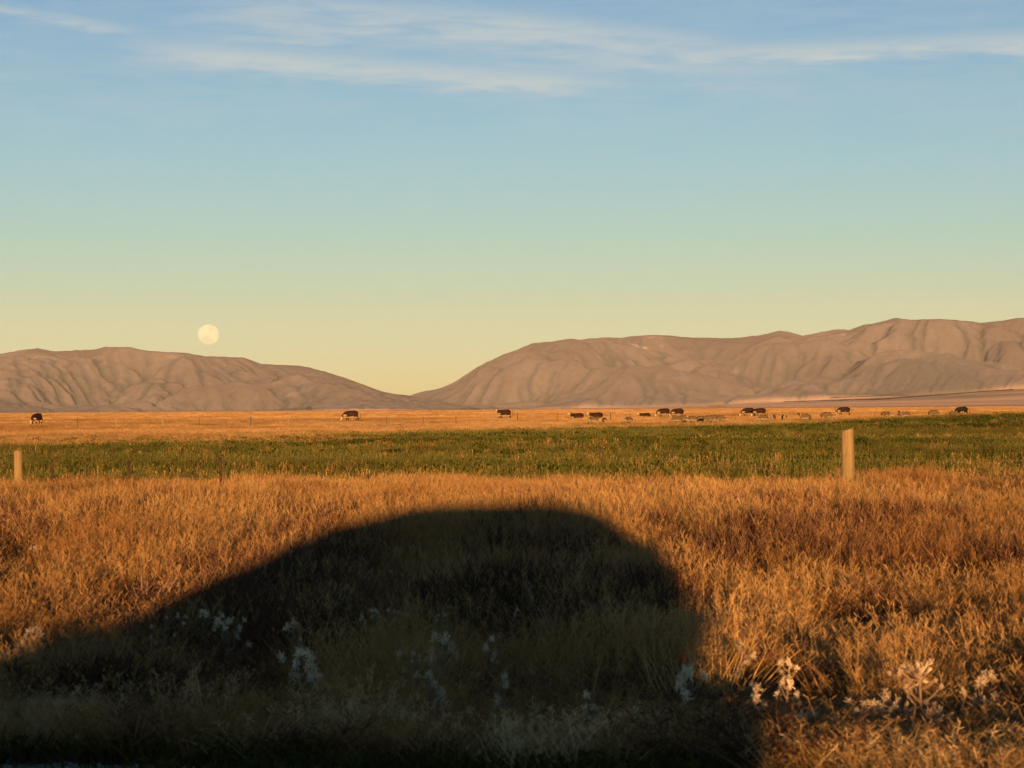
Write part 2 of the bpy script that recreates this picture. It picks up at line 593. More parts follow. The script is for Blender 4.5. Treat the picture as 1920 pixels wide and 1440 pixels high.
M_hill = hill_material('tussock_hill', (0.0700, 0.0680, 0.0845), (0.0927, 0.0910, 0.1121), (0.0330, 0.0410, 0.0513))
M_mount = hill_material('mountain_scree', (0.0659, 0.0630, 0.0789), (0.0906, 0.0880, 0.1064), (0.0340, 0.0420, 0.0522), (0.2163, 0.1900, 0.1995))
range_mesh('hills', SKY_L, 4300, 6600, 8000, 9500, M_hill, 41, rough=0.60, scale=400.0, nx=340, ny=140, kf=0.030, steps=9)
SHOULDER = (([700, 1000, 1250, 1500, 1960, 2400], [0.0, 0.0, 0.5, 1.0, 1.0, 1.0]),
            ([0, 0.16, 0.34, 0.44, 0.54, 0.70, 0.86, 1.0], [0, 0.22, 0.48, 0.57, 0.59, 0.70, 0.90, 1.0]))
range_mesh('mountain_range', SKY_R, 3300, 9000, 12200, 14500, M_mount, 77, FOOT_F, rough=0.56, scale=560.0, nx=470, ny=190, prof=SHOULDER, kf=0.030, steps=9)


# ---------------------------------------------------------------- grass materials
def blade_material(name, cols, patch, patch_scale=0.5, trans=0.25, wi=0.55):
    """cols: ramp stops over a per-plant random value; patch: colour mixed in by world noise"""
    m, t, b = new_mat(name)
    inf = t.n('ShaderNodeObjectInfo')
    geo_ = t.n('ShaderNodeNewGeometry')
    isl = geo_.outputs['Random Per Island']
    rr = t.math('ADD', t.math('MULTIPLY', inf.outputs['Random'], wi), t.math('MULTIPLY', isl, 1.0 - wi))
    n = len(cols)
    c = t.ramp(rr, [(0.15 + 0.7 * i / (n - 1), cc) for i, cc in enumerate(cols)])
    pn = t.noise(t.mapping(geo_.outputs['Position'], (1.0, 0.45, 1.0)), patch_scale, 4, 0.6)
    c = t.mix(t.math('MULTIPLY', t.smooth(pn, 0.48, 0.66), 0.75), c, patch)
    pn2 = t.noise(t.mapping(geo_.outputs['Position'], (1.0, 0.5, 0.6)), patch_scale * 3.7, 3, 0.6)
    c = t.mix(t.math('MULTIPLY', t.smooth(pn2, 0.52, 0.70), 0.6), c, tuple(v * 0.45 for v in patch))
    pn3 = t.noise(geo_.outputs['Position'], patch_scale * 0.28, 3, 0.5)
    c = t.mix(0.8, c, t.mix(t.smooth(pn3, 0.35, 0.65), (0.72, 0.68, 0.66), (1.22, 1.24, 1.26)), 'MULTIPLY')
    dif = t.n('ShaderNodeBsdfDiffuse')
    t.set(dif.inputs['Color'], c)
    tr = t.n('ShaderNodeBsdfTranslucent')
    t.set(tr.inputs['Color'], c)
    mx = t.n('ShaderNodeMixShader')
    mx.inputs[0].default_value = trans
    t.t.links.new(dif.outputs[0], mx.inputs[1])
    t.t.links.new(tr.outputs[0], mx.inputs[2])
    out = t.t.nodes['Material Output']
    t.t.links.new(mx.outputs[0], out.inputs['Surface'])
    t.t.nodes.remove(b)
    return m


M_straw = blade_material('dry_straw', [(0.1170, 0.0660, 0.0216), (0.2250, 0.1364, 0.0461), (0.3960, 0.2728, 0.1116)], (0.1485, 0.0748, 0.0259), 0.5)
M_plume = blade_material('dry_plume', [(0.2148, 0.1256, 0.0476), (0.2762, 0.1756, 0.0733), (0.3171, 0.2157, 0.1030)], (0.2046, 0.1101, 0.0476), 0.4, 0.35)
M_weed = blade_material('dead_weed', [(0.0420, 0.0240, 0.0160), (0.0850, 0.0480, 0.0300), (0.1400, 0.0850, 0.0540)], (0.0580, 0.0300, 0.0240), 0.8, 0.1)
M_under = blade_material('olive_understory', [(0.040, 0.037, 0.013), (0.070, 0.060, 0.020), (0.120, 0.085, 0.035)], (0.060, 0.037, 0.015), 0.8, 0.3)
M_crop = blade_material('green_crop', [(0.0055, 0.0135, 0.0020), (0.0180, 0.0340, 0.0050), (0.0500, 0.0720, 0.0130)], (0.0460, 0.0550, 0.0120), 0.10, 0.3, 0.75)
M_cropdry = blade_material('crop_stalk', [(0.0440, 0.0540, 0.0140), (0.0740, 0.0800, 0.0210), (0.1300, 0.1150, 0.0380)], (0.0600, 0.0640, 0.0180), 0.2, 0.3)
M_plain = blade_material('plain_grass', [(0.2000, 0.1150, 0.0450), (0.3300, 0.2150, 0.0950), (0.4300, 0.3100, 0.1750)], (0.2100, 0.1050, 0.0360), 0.03, 0.25, 0.7)
M_pale = blade_material('pale_verge_straw', [(0.4200, 0.3050, 0.1550), (0.5400, 0.4000, 0.2150), (0.6400, 0.4900, 0.2800)], (0.3100, 0.2150, 0.1000), 0.6, 0.5)
M_short = blade_material('verge_grass', [(0.0300, 0.0342, 0.0102), (0.0500, 0.0532, 0.0153), (0.0800, 0.0703, 0.0255)], (0.0500, 0.0380, 0.0170), 0.9, 0.2)


# ---------------------------------------------------------------- plant prototypes (kept out of the scene; only instanced)
def blades(n, rad, hmin, hmax, w, lean=0.25, curve=0.35, seg=3, flat=0.5, seed=0, splay=0.6, sx=1.0):
    r = random.Random(seed)
    V, F = [], []
    for _ in range(n):
        a = r.uniform(0, 2 * math.pi); d = rad * math.sqrt(r.random())
        bx, by = d * math.cos(a) * sx, d * math.sin(a)
        h = r.uniform(hmin, hmax)
        la = a + r.uniform(-1, 1) if r.random() < splay else r.uniform(0, 2 * math.pi)
        ln = h * r.uniform(0.3, 1.0) * lean
        cu = h * r.uniform(0.2, 1.0) * curve
        fa = r.uniform(0, math.pi)
        wx, wy = math.cos(fa) * w * 0.5 * r.uniform(0.7, 1.3), math.sin(fa) * w * 0.5 * r.uniform(0.7, 1.3)
        base = len(V)
        for s in range(seg + 1):
            t = s / seg
            off = ln * t + cu * t * t
            z = h * (t - 0.25 * curve * t * t)
            cx, cy = bx + math.cos(la) * off, by + math.sin(la) * off
            k_ = 1.0 - 0.75 * t ** 1.5
            if s < seg:
                V += [(cx - wx * k_, cy - wy * k_, z), (cx + wx * k_, cy + wy * k_, z)]
            else:
                V.append((cx, cy, z))
        for s in range(seg - 1):
            i = base + s * 2
            F.append((i, i + 1, i + 3, i + 2))
        i = base + (seg - 1) * 2
        F.append((i, i + 1, i + 2))
    return V, F


def plumes(n, rad, hmin, hmax, w, seed=0, lean=0.3, head=0.2, hw=0.012, bits=7):
    """thin stems ending in loose feathery seed heads"""
    r = random.Random(seed)
    V, F = [], []
    for _ in range(n):
        a = r.uniform(0, 2 * math.pi); d = rad * math.sqrt(r.random())
        bx, by = d * math.cos(a), d * math.sin(a)
        h = r.uniform(hmin, hmax)
        la = r.uniform(0, 2 * math.pi); ln = h * r.uniform(0.1, 1) * lean
        fa = r.uniform(0, math.pi); wx, wy = math.cos(fa) * w / 2, math.sin(fa) * w / 2

        def P(t):
            return bx + math.cos(la) * ln * t * t, by + math.sin(la) * ln * t * t, h * t
        for t0, t1 in ((0, 0.5), (0.5, 1.0)):
            p, q = P(t0), P(t1); i = len(V)
            V += [(p[0] - wx, p[1] - wy, p[2]), (p[0] + wx, p[1] + wy, p[2]), (q[0] + wx * .7, q[1] + wy * .7, q[2]), (q[0] - wx * .7, q[1] - wy * .7, q[2])]
            F.append((i, i + 1, i + 2, i + 3))
        for k_ in range(bits):
            t = 1 - head * r.random()
            p = P(t); b_ = r.uniform(0, 2 * math.pi); L = head * h * r.uniform(0.25, 0.6)
            ex, ey, ez = p[0] + math.cos(b_) * L * 0.28, p[1] + math.sin(b_) * L * 0.28, p[2] + L * r.uniform(0.4, 1.0)
            g = r.uniform(0, math.pi); gx, gy = math.cos(g) * hw / 2, math.sin(g) * hw / 2
            i = len(V)
            V += [(p[0], p[1], p[2]), ((p[0] + ex) / 2 + gx, (p[1] + ey) / 2 + gy, (p[2] + ez) / 2), (ex, ey, ez), ((p[0] + ex) / 2 - gx, (p[1] + ey) / 2 - gy, (p[2] + ez) / 2)]
            F.append((i, i + 1, i + 2, i + 3))
    return V, F


def leafy(n, rad, hmax, leaf, seed=0, lo=0.0):
    """bushy low plant: many small leaf faces through a domed volume"""
    r = random.Random(seed)
    V, F = [], []
    for _ in range(n):
        a = r.uniform(0, 2 * math.pi); d = rad * math.sqrt(r.random())
        top = hmax * (1 - 0.5 * (d / rad) ** 2)
        z = lo + (top - lo) * r.random() ** 0.6
        c = Vector((d * math.cos(a), d * math.sin(a), z))
        n_ = Vector((r.uniform(-1, 1), r.uniform(-1, 1), r.uniform(-0.3, 1))).normalized()
        u = n_.orthogonal().normalized(); v = n_.cross(u)
        rot = r.uniform(0, 6.28); u, v = u * math.cos(rot) + v * math.sin(rot), v * math.cos(rot) - u * math.sin(rot)
        L = leaf * r.uniform(0.6, 1.3)
        i = len(V)
        V += [c - u * L, c + v * L * 0.45, c + u * L, c - v * L * 0.45]
        F.append((i, i + 1, i + 2, i + 3))
    return V, F


def join_parts(*parts):
    V, F, M = [], [], []
    for mi, (v, f) in parts:
        o = len(V)
        V += list(v); F += [tuple(j + o for j in ff) for ff in f]; M += [mi] * len(f)
    return V, F, M


def proto(col, name, mats, *parts):
    V, F, M = join_parts(*parts)
    me = pydata(name, V, F)
    for m in mats:
        me.materials.append(m)
    me.polygons.foreach_set('material_index', M)
    o = bpy.data.objects.new(name, me)
    col.objects.link(o)


def scatter(name, protos, pts, scl, idx, tilt=0.12):
    """one object whose points carry grass plants (geometry nodes)"""
    n = len(pts)
    me = bpy.data.meshes.new(name)
    me.vertices.add(n)
    me.vertices.foreach_set('co', np.asarray(pts, np.float32).ravel())
    rot = np.stack([rng.normal(0, tilt, n), rng.normal(0, tilt, n), rng.uniform(0, 6.283, n)], -1)
    for an, ty, dat, fld in (('rot', 'FLOAT_VECTOR', rot, 'vector'), ('scl', 'FLOAT_VECTOR', scl, 'vector'), ('idx', 'INT', idx, 'value')):
        at = me.attributes.new(an, ty, 'POINT')
        at.data.foreach_set(fld, np.asarray(dat, np.int32 if ty == 'INT' else np.float32).ravel())
    o = bpy.data.objects.new(name, me)
    COL.objects.link(o)
    o['kind'] = 'stuff'
    g = bpy.data.node_groups.new(name, 'GeometryNodeTree')
    g.interface.new_socket('Geometry', in_out='INPUT', socket_type='NodeSocketGeometry')
    g.interface.new_socket('Geometry', in_out='OUTPUT', socket_type='NodeSocketGeometry')
    gi, go = g.nodes.new('NodeGroupInput'), g.nodes.new('NodeGroupOutput')
    ci = g.nodes.new('GeometryNodeCollectionInfo')
    ci.inputs['Collection'].default_value = protos
    ci.inputs['Separate Children'].default_value = True
    ci.inputs['Reset Children'].default_value = True
    ip = g.nodes.new('GeometryNodeInstanceOnPoints')
    ip.inputs['Pick Instance'].default_value = True

    def attr(nm, ty):
        a = g.nodes.new('GeometryNodeInputNamedAttribute')
        a.data_type = ty
        a.inputs['Name'].default_value = nm
        return a.outputs[0]
    g.links.new(gi.outputs[0], ip.inputs['Points'])
    g.links.new(ci.outputs[0], ip.inputs['Instance'])
    g.links.new(attr('idx', 'INT'), ip.inputs['Instance Index'])
    e2r = g.nodes.new('FunctionNodeEulerToRotation')
    g.links.new(attr('rot', 'FLOAT_VECTOR'), e2r.inputs[0])
    g.links.new(e2r.outputs[0], ip.inputs['Rotation'])
    g.links.new(attr('scl', 'FLOAT_VECTOR'), ip.inputs['Scale'])
    g.links.new(ip.outputs[0], go.inputs[0])
    md = o.modifiers.new('scatter', 'NODES')
    md.node_group = g
    return o


def wedge(d0, d1, n, margin=2.5, k_=0.245):
    """n random points on the ground in front of the road, between two distances"""
    A0, A1 = k_ * d0 * d0 + margin * d0, k_ * d1 * d1 + margin * d1
    A = rng.uniform(A0, A1, n)
    d = (-margin + np.sqrt(margin * margin + 4 * k_ * A)) / (2 * k_)
    x = rng.uniform(-1, 1, n) * (k_ * d + margin)
    return x, d


def place(x, y):
    return np.stack([x, y, terrain(x, y) - 0.01], -1)


def scale3(h, wid):
    return np.stack([wid, wid, h], -1)


# where the white thistles stand (pixel of the top head, size, number of heads, spread)
THISTLES = (
        (75, 1035, 0.62, 6, 0.12, 'pale thistle in sunlit grass at the far left, above all other thistles', 1.0),
        (60, 1195, 0.55, 5, 0.10, 'sunlit thistle at the left edge just above the shadow line', 1.0),
        (20, 1225, 0.5, 4, 0.10, 'small thistle on the left picture edge where the shadow begins', 1.0),
        (380, 1160, 0.66, 6, 0.14, 'grey fluffy thistle, left one of a close pair under the windscreen shadow', 1.0),
        (432, 1178, 0.62, 8, 0.14, 'bushy white thistle, right one of a close pair under the windscreen shadow', 1.1),
        (300, 1170, 0.6, 4, 0.12, 'thin greyish thistle behind the dark dock stalks', 0.8),
        (553, 1180, 0.55, 3, 0.06, 'single upright thistle with white tip between the close pair and the wide one', 1.0),
        (570, 1238, 0.55, 8, 0.13, 'wide bright white thistle left of centre in the shadow', 1.3),
        (716, 1082, 0.60, 7, 0.12, 'thistle high in the shadow, left of two standing side by side', 1.1),
        (788, 1096, 0.58, 6, 0.10, 'thistle high in the shadow, right of two standing side by side', 1.1),
        (702, 1158, 0.56, 6, 0.12, 'low thistle below the left one of the two high thistles', 1.0),
        (752, 1158, 0.56, 3, 0.08, 'drooping thin thistle between two denser ones in the shadow', 0.9),
        (824, 1165, 0.62, 4, 0.08, 'small headed thistle right above the tall white one', 0.9),
        (788, 1240, 0.55, 7, 0.13, 'loose grey thistle left beside the tall white one', 1.1),
        (830, 1212, 0.62, 9, 0.10, 'tall brightest white thistle in the middle of the shadow', 1.35),
        (808, 1282, 0.45, 4, 0.08, 'short thistle at the foot of the tall white one', 1.2),
        (938, 1284, 0.45, 4, 0.08, 'squat thistle with two white heads right of the tall white one', 1.2),
        (902, 1210, 0.52, 3, 0.07, 'thistle with one bent white head right of centre', 1.0),
        (961, 1156, 0.56, 2, 0.04, 'lone white thistle tip near the centre of the shadow', 1.0),
        (1003, 1064, 0.58, 2, 0.04, 'tiny thistle tip high under the roof shadow', 0.8),
        (1117, 1316, 0.42, 2, 0.04, 'single white thistle head low in the dark, right of centre', 1.2),
        (1203, 1346, 0.40, 2, 0.05, 'single dim thistle head lowest in the dark, right of centre', 1.2),
        (1305, 1278, 0.52, 7, 0.09, 'white thistle just inside the right end of the shadow', 1.2),
        (1386, 1222, 0.55, 4, 0.08, 'bent grey thistle just outside the right end of the shadow', 1.0),
        (1410, 1300, 0.45, 4, 0.10, 'low thistle at the shadow corner with leaning heads', 1.1),
        (1470, 1258, 0.60, 7, 0.07, 'tall narrow white thistle right of the shadow', 0.85),
        (1527, 1345, 0.42, 4, 0.08, 'short pinkish lit thistle below the tall narrow one', 1.2),
        (1600, 1330, 0.45, 4, 0.10, 'dull thistle between the short one and the large bright one', 1.0),
        (1650, 1385, 0.40, 6, 0.12, 'low broad thistle near the bottom under the large bright one', 1.3),
        (1690, 1276, 0.52, 8, 0.12, 'upright thistle close left of the large bright one', 1.2),
        (1730, 1270, 0.56, 10, 0.14, 'large bright thistle at the lower right with the most down', 0.7),
        (1742, 1350, 0.42, 5, 0.10, 'thistle right below the large bright one', 1.3),
        (1827, 1285, 0.52, 7, 0.08, 'compact thistle right of the large bright one', 1.2),
        (1882, 1420, 0.36, 4, 0.06, 'thistle in the bottom right corner', 1.3),
        (1540, 1408, 0.40, 6, 0.12, 'low pale thistle near the bottom edge in front of the tall narrow one', 1.3),
        (1250, 1160, 0.55, 3, 0.06, 'faint thistle against the rear of the car shadow', 0.9))


def thistle_spot(px, py):
    ab = 0.36
    while ab > 0.08:
        bx, by = on_ground(px, py, ab)
        if qd(bx, by) > 9.5:
            break
        ab -= 0.02
    return bx, by, ab


TH_XY = np.array([thistle_spot(t_[0], t_[1])[:2] for t_ in THISTLES])

# dark weed patches (pixel, half width and half depth in metres)
WEED_SPOTS = [(1500, 1025, 0.55, 1.6), (1590, 1030, 0.4, 1.2), (1750, 1065, 0.7, 1.0), (1870, 1075, 0.6, 1.0), (1410, 975, 0.5, 1.8), (1640, 1130, 0.22, 0.8),
              (1330, 1250, 0.35, 0.7), (1450, 1230, 0.40, 0.6), (1560, 1240, 0.35, 0.5), (1600, 1190, 0.2, 0.4), (1250, 1010, 0.3, 1.0),
              (280, 965, 0.5, 1.5), (160, 985, 0.4, 1.2), (420, 975, 0.35, 1.0), (560, 985, 0.35, 1.0), (260, 1150, 0.35, 0.6), (60, 1010, 0.3, 0.8),
              (1050, 1045, 0.8, 1.2), (900, 1130, 0.9, 1.2), (1150, 1150, 0.7, 1.2), (1080, 1250, 0.5, 0.5), (420, 1150, 0.5, 0.8), (640, 1120, 0.5, 0.9)]
WEED_XY = [(*on_ground(a_, b_, 0.35), c_, d_) for a_, b_, c_, d_ in WEED_SPOTS]

# --- roadside tall grass
c_tall = bpy.data.collections.new('tall_grass_plants')
for i in range(5):
    proto(c_tall, 'a_straw_%d' % i, [M_straw, M_plume], (0, blades(80, 0.17, 0.4, 1.0, 0.0045, 0.13, 0.16, 3, seed=i)), (1, plumes(9, 0.14, 0.8, 1.15, 0.003, seed=20 + i, bits=8, hw=0.0045, lean=0.2)))
for i in range(3):
    proto(c_tall, 'b_plume_%d' % i, [M_plume, M_straw], (0, plumes(40, 0.18, 0.6, 1.1, 0.003, seed=40 + i, bits=12, head=0.32, hw=0.0045, lean=0.22)), (1, blades(36, 0.16, 0.3, 0.75, 0.004, 0.2, 0.25, 3, seed=60 + i)))
for i in range(3):
    proto(c_tall, 'c_weed_%d' % i, [M_weed], (0, plumes(26, 0.16, 0.6, 1.0, 0.005, seed=80 + i, bits=24, head=0.6, hw=0.007)), (0, leafy(90, 0.2, 0.75, 0.012, seed=90 + i)))
for i in range(2):
    proto(c_tall, 'd_under_%d' % i, [M_under], (0, blades(80, 0.2, 0.4, 1.0, 0.0055, 0.25, 0.35, 3, seed=100 + i)))

for i in range(3):
    proto(c_tall, 'e_pale_%d' % i, [M_pale], (0, blades(80, 0.17, 0.4, 1.0, 0.0045, 0.13, 0.16, 3, seed=130 + i)), (0, plumes(14, 0.15, 0.7, 1.15, 0.003, seed=135 + i, bits=8, hw=0.0045, lean=0.2)))

x, y = wedge(7.5, 42.0, 52000, 2.6)
q = qd(x, y)
p_ = x * UX + y * UY
edge = 8.75 + 0.9 * (fbm(p_ * 0.7, p_ * 0, 31, 3) - 0.5) - 1.0 * sstep(p_, -1.2, 0.9)
keep = (q > edge) & (q < 30.8 + 2.4 * (fbm(p_ * 0.5, p_ * 0, 33, 3) - 0.5) + rng.exponential(2.6, len(x)))
x, y, q, p_, edge = x[keep], y[keep], q[keep], p_[keep], edge[keep]
clump = fbm(x * 0.9, y * 0.55, 51, 4)
n_ = len(x)
h = 0.34 + 0.17 * sstep(q, 11, 17) + 0.13 * sstep(q, 20, 29) + 0.46 * (clump - 0.5)
h = h * (0.62 + 0.38 * sstep(q - edge, 0.2, 2.0)) * (1 - (0.2 - 0.15 * sstep(p_, -2.5, -0.5)) * sstep(q, 24, 29) - 0.22 * sstep(q, 30.5, 33)) * rng.uniform(0.8, 1.15, n_)
kind = np.zeros(n_, int)
u_ = rng.random(n_)
plume_p = 0.15 + 0.6 * sstep(q, 20, 27)
weed_n = fbm(x * 0.55 + 7, y * 0.22, 61, 4)
weed_p = 0.05 + 0.30 * sstep(p_, 1.2, 4.0) * sstep(q, 17, 21) * sstep(fbm(x * 0.6, y * 0.3, 68, 3), 0.35, 0.6) + 0.30 * sstep(p_, 1.2, 3.2) * sstep(q, 22, 17) * sstep(q, 10.5, 12.5) * sstep(fbm(x * 1.1, y * 0.5, 65, 3), 0.35, 0.6) + 0.75 * sstep(weed_n, 0.54, 0.66) * sstep(q, 26, 22)
idx = rng.integers(0, 5, n_)
idx = np.where(u_ < plume_p, 5 + rng.integers(0, 3, n_), idx)
for wx_, wy_, wa, wb in WEED_XY:
    rr_ = np.hypot((x - wx_) / wa, (y - wy_) / wb) + 0.5 * (fbm(x * 2.2, y * 1.4, 66, 2) - 0.5)
    weed_p = np.maximum(weed_p, 0.72 * sstep(rr_, 1.15, 0.75))
isw = rng.random(n_) < weed_p
idx = np.where(isw, 8 + rng.integers(0, 3, n_), idx)
und = rng.random(n_) < 0.22
idx = np.where(und & ~isw, 11 + rng.integers(0, 2, n_), idx)
h = np.where(und & ~isw, h * 0.6, np.where(isw, h * 0.85, h))
pale_p = 0.85 * sstep(q - edge, 1.7, 0.7) * sstep(fbm(x * 0.9, y * 0.9, 57, 3), 0.38, 0.58) * (0.3 + 0.7 * sstep(p_, -1.0, -2.2)) * sstep(p_, 0.6, -0.4) + 0.25 * sstep(fbm(x * 0.4 + 5, y * 0.3, 58, 3), 0.5, 0.7) * sstep(q, 22, 15) * sstep(p_, 2.2, 0.4)
idx = np.where(rng.random(n_) < pale_p, 13 + rng.integers(0, 3, n_), idx)
for wx_, wy_ in TH_XY:                                    # thistles come up where the grass is thin and low
    near = np.exp(-(((x - wx_) / 0.28) ** 2 + ((y - wy_ + 0.35) / 0.65) ** 2))
    h = h * (1 - 0.55 * near)
wid = rng.uniform(0.8, 1.25, n_)
scatter('tall_grass', c_tall, place(x, y), scale3(np.clip(h, 0.2, 1.0), wid), idx)

# --- tussocks: dense upright clumps standing out of the tall grass
c_tus = bpy.data.collections.new('tussock_plants')
for i in range(4):
    proto(c_tus, 'a_tussock_%d' % i, [M_straw, M_plume], (0, blades(190, 0.20, 0.45, 1.0, 0.0045, 0.16, 0.22, 4, seed=160 + i)), (1, plumes(22, 0.16, 0.85, 1.12, 0.003, seed=170 + i, bits=8, hw=0.0045, lean=0.25)))
tx, ty = wedge(10.0, 30.0, 520, 2.2)
kq = (qd(tx, ty) > 10.3) & (qd(tx, ty) < 31) & (fbm(tx * 0.35, ty * 0.2, 121, 3) > 0.47)
tx, ty = tx[kq], ty[kq]
for px, py in ((1330, 1180), (1365, 1185), (1400, 1175), (1430, 1190), (1700, 1200), (1730, 1190), (1765, 1195), (1800, 1190), (1850, 1200), (1885, 1190), (1905, 1210), (1668, 1215), (40, 1130), (130, 1150), (225, 1090), (310, 1060), (60, 1190)):
    ax, ay = on_ground(px, py, 0.05)
    tx = np.append(tx, ax); ty = np.append(ty, ay)
th = rng.uniform(0.42, 0.66, len(tx)) * (0.85 + 0.25 * sstep(qd(tx, ty), 12, 24))
scatter('tussocks', c_tus, place(tx, ty), scale3(th, rng.uniform(0.8, 1.3, len(tx))), rng.integers(0, 4, len(tx)), 0.06)

# --- grass on the low bank across the road, whose tops shade the near verge
bp_ = rng.uniform(-13, 13, 8000); bq = rng.uniform(-10.5, -7.6, 8000)
x, y = bp_ * UX + bq * NX, bp_ * UY + bq * NY
kb = rng.random(len(x)) < 0.35 + 0.65 * sstep(fbm(bp_ * 0.5, bq * 0.8, 131, 3), 0.4, 0.6)
kb &= rng.random(len(x)) < np.interp(bp_, [1.55, 2.2], [1.0, 0.60])
x, y = x[kb], y[kb]
scatter('bank_grass', c_tall, place(x, y), scale3(rng.uniform(0.26, 0.48, len(x)), rng.uniform(0.9, 1.3, len(x))), rng.integers(0, 8, len(x)))

# --- short verge growth between gravel and tall grass, and loose stones on the gravel
c_short = bpy.data.collections.new('verge_plants')
for i in range(3):
    proto(c_short, 'a_short_%d' % i, [M_short], (0, blades(26, 0.12, 0.04, 0.14, 0.005, 0.6, 0.7, 2, seed=140 + i)), (0, leafy(16, 0.12, 0.08, 0.018, seed=150 + i)))
x, y = wedge(6.5, 11.5, 5200, 2.0)
q = qd(x, y); p_ = x * UX + y * UY
dens = sstep(q + 0.9 * sstep(p_, -1.2, 0.9), 7.6, 8.7) * sstep(fbm(x * 1.4, y * 1.4, 71, 3), 0.35, 0.55)
keep = rng.random(len(x)) < dens
x, y = x[keep], y[keep]
s_ = rng.uniform(0.7, 1.6, len(x))
scatter('verge_grass', c_short, place(x, y), scale3(s_, s_), rng.integers(0, 3, len(x)))

M_stone = speckle('loose_stone', (0.0833, 0.0884, 0.1003), (0.2380, 0.2499, 0.2737), 30, 0.9, 0.4)
c_stone = bpy.data.collections.new('gravel_pieces')
for i in range(4):
    bm = bmesh.new()
    bmesh.ops.create_icosphere(bm, subdivisions=1, radius=1.0)
    rr_ = random.Random(i)
    for v in bm.verts:
        v.co = Vector((v.co.x * 1.2, v.co.y * 0.9, v.co.z * 0.6)) * rr_.uniform(0.75, 1.2)
    me = bpy.data.meshes.new('stone_%d' % i)
    bm.to_mesh(me); bm.free()
    me.materials.append(M_stone)
    c_stone.objects.link(bpy.data.objects.new('stone_%d' % i, me))
x, y = wedge(5.5, 9.6, 9000, 1.6)
q = qd(x, y)
keep = (q > 5.3) & (q < 8.9 + rng.normal(0, 0.25, len(x)))
x, y = x[keep], y[keep]
s_ = 0.006 + 0.022 * rng.random(len(x)) ** 3
pt = place(x, y); pt[:, 2] += 0.02
scatter('gravel_stones', c_stone, pt, scale3(s_, s_), rng.integers(0, 4, len(x)), 0.3)

# --- green crop
c_crop = bpy.data.collections.new('crop_plants')
for i in range(4):
    proto(c_crop, 'a_green_%d' % i, [M_crop, M_cropdry], (0, leafy(95, 0.34, 0.36, 0.048, seed=200 + i)), (1, plumes(3, 0.3, 0.3, 0.48, 0.006, seed=210 + i, bits=5, hw=0.014)))
for i in range(2):
    proto(c_crop, 'b_mixed_%d' % i, [M_crop, M_cropdry], (0, leafy(50, 0.32, 0.28, 0.034, seed=220 + i)), (1, blades(30, 0.3, 0.25, 0.46, 0.012, 0.4, 0.5, 2, seed=230 + i)))
for i in range(2):
    proto(c_crop, 'c_gold_%d' % i, [M_cropdry, M_crop], (0, blades(46, 0.32, 0.2, 0.42, 0.013, 0.4, 0.5, 2, seed=240 + i)), (0, plumes(9, 0.3, 0.3, 0.5, 0.006, seed=245 + i, bits=6, hw=0.016)), (1, leafy(16, 0.3, 0.2, 0.03, seed=250 + i)))

for i in range(2):
    proto(c_crop, 'd_straw_%d' % i, [M_straw, M_plume], (0, blades(44, 0.30, 0.2, 0.40, 0.010, 0.25, 0.3, 2, seed=260 + i)), (1, plumes(9, 0.28, 0.3, 0.48, 0.006, seed=265 + i, bits=7, hw=0.012)))


def crop_far_edge(x):
    """the green field ends nearer at the left and farther at the right"""
    return np.interp(x, [-40, -23, -9.5, 0, 14, 31, 55, 90], [90, 100, 123, 165, 178, 204, 226, 232])


PX_, PY_ = [], []
for d0, d1, n in ((31, 70, 8200), (70, 130, 13000), (130, 245, 21000)):
    a_, b_ = wedge(d0, d1, n, 3.5)
    PX_.append(a_); PY_.append(b_)
x, y = np.concatenate(PX_), np.concatenate(PY_)
q = qd(x, y)
edgef = crop_far_edge(x) + 26 * (fbm(x * 0.06, y * 0.03, 81, 4) - 0.5)
keep = (q > 30.6) & (y < edgef + rng.exponential(9, len(x)) - 6)
x, y, q, edgef = x[keep], y[keep], q[keep], edgef[keep]
gold = 0.13 + 0.75 * sstep(fbm(x * 0.03, y * 0.05, 91, 4), 0.48, 0.56) + 0.75 * sstep(q, 52, 34) + 0.7 * sstep(edgef - y, 45, 0) * sstep(fbm(x * 0.09, y * 0.05, 93, 3), 0.30, 0.55)
gold = gold + 0.22 * sstep(x / y, 0.05, 0.22) * sstep(y, 60, 120)
u_ = rng.random(len(x))
idx = np.where(u_ < gold * 0.42, 6 + rng.integers(0, 2, len(x)), np.where(u_ < gold, 4 + rng.integers(0, 2, len(x)), rng.integers(0, 4, len(x))))
strawp = 0.012 + 0.15 * sstep(q, 50, 33) * sstep(fbm(x * 0.25, y * 0.12, 141, 3), 0.36, 0.58) + 0.42 * sstep(fbm(x * 0.07, y * 0.06, 143, 4), 0.50, 0.62) * 0.22 + 0.26 * sstep(edgef - y, 24, -4)
idx = np.where(rng.random(len(x)) < strawp, 8 + rng.integers(0, 2, len(x)), idx)
hs = rng.uniform(0.75, 1.2, len(x)) * (0.85 + 0.5 * (fbm(x * 0.1, y * 0.06, 95, 3) - 0.5))
ws = rng.uniform(0.85, 1.3, len(x)) * (1 + 0.35 * sstep(y, 60, 150))
scatter('green_crop', c_crop, place(x, y), scale3(hs, ws), idx, 0.05)

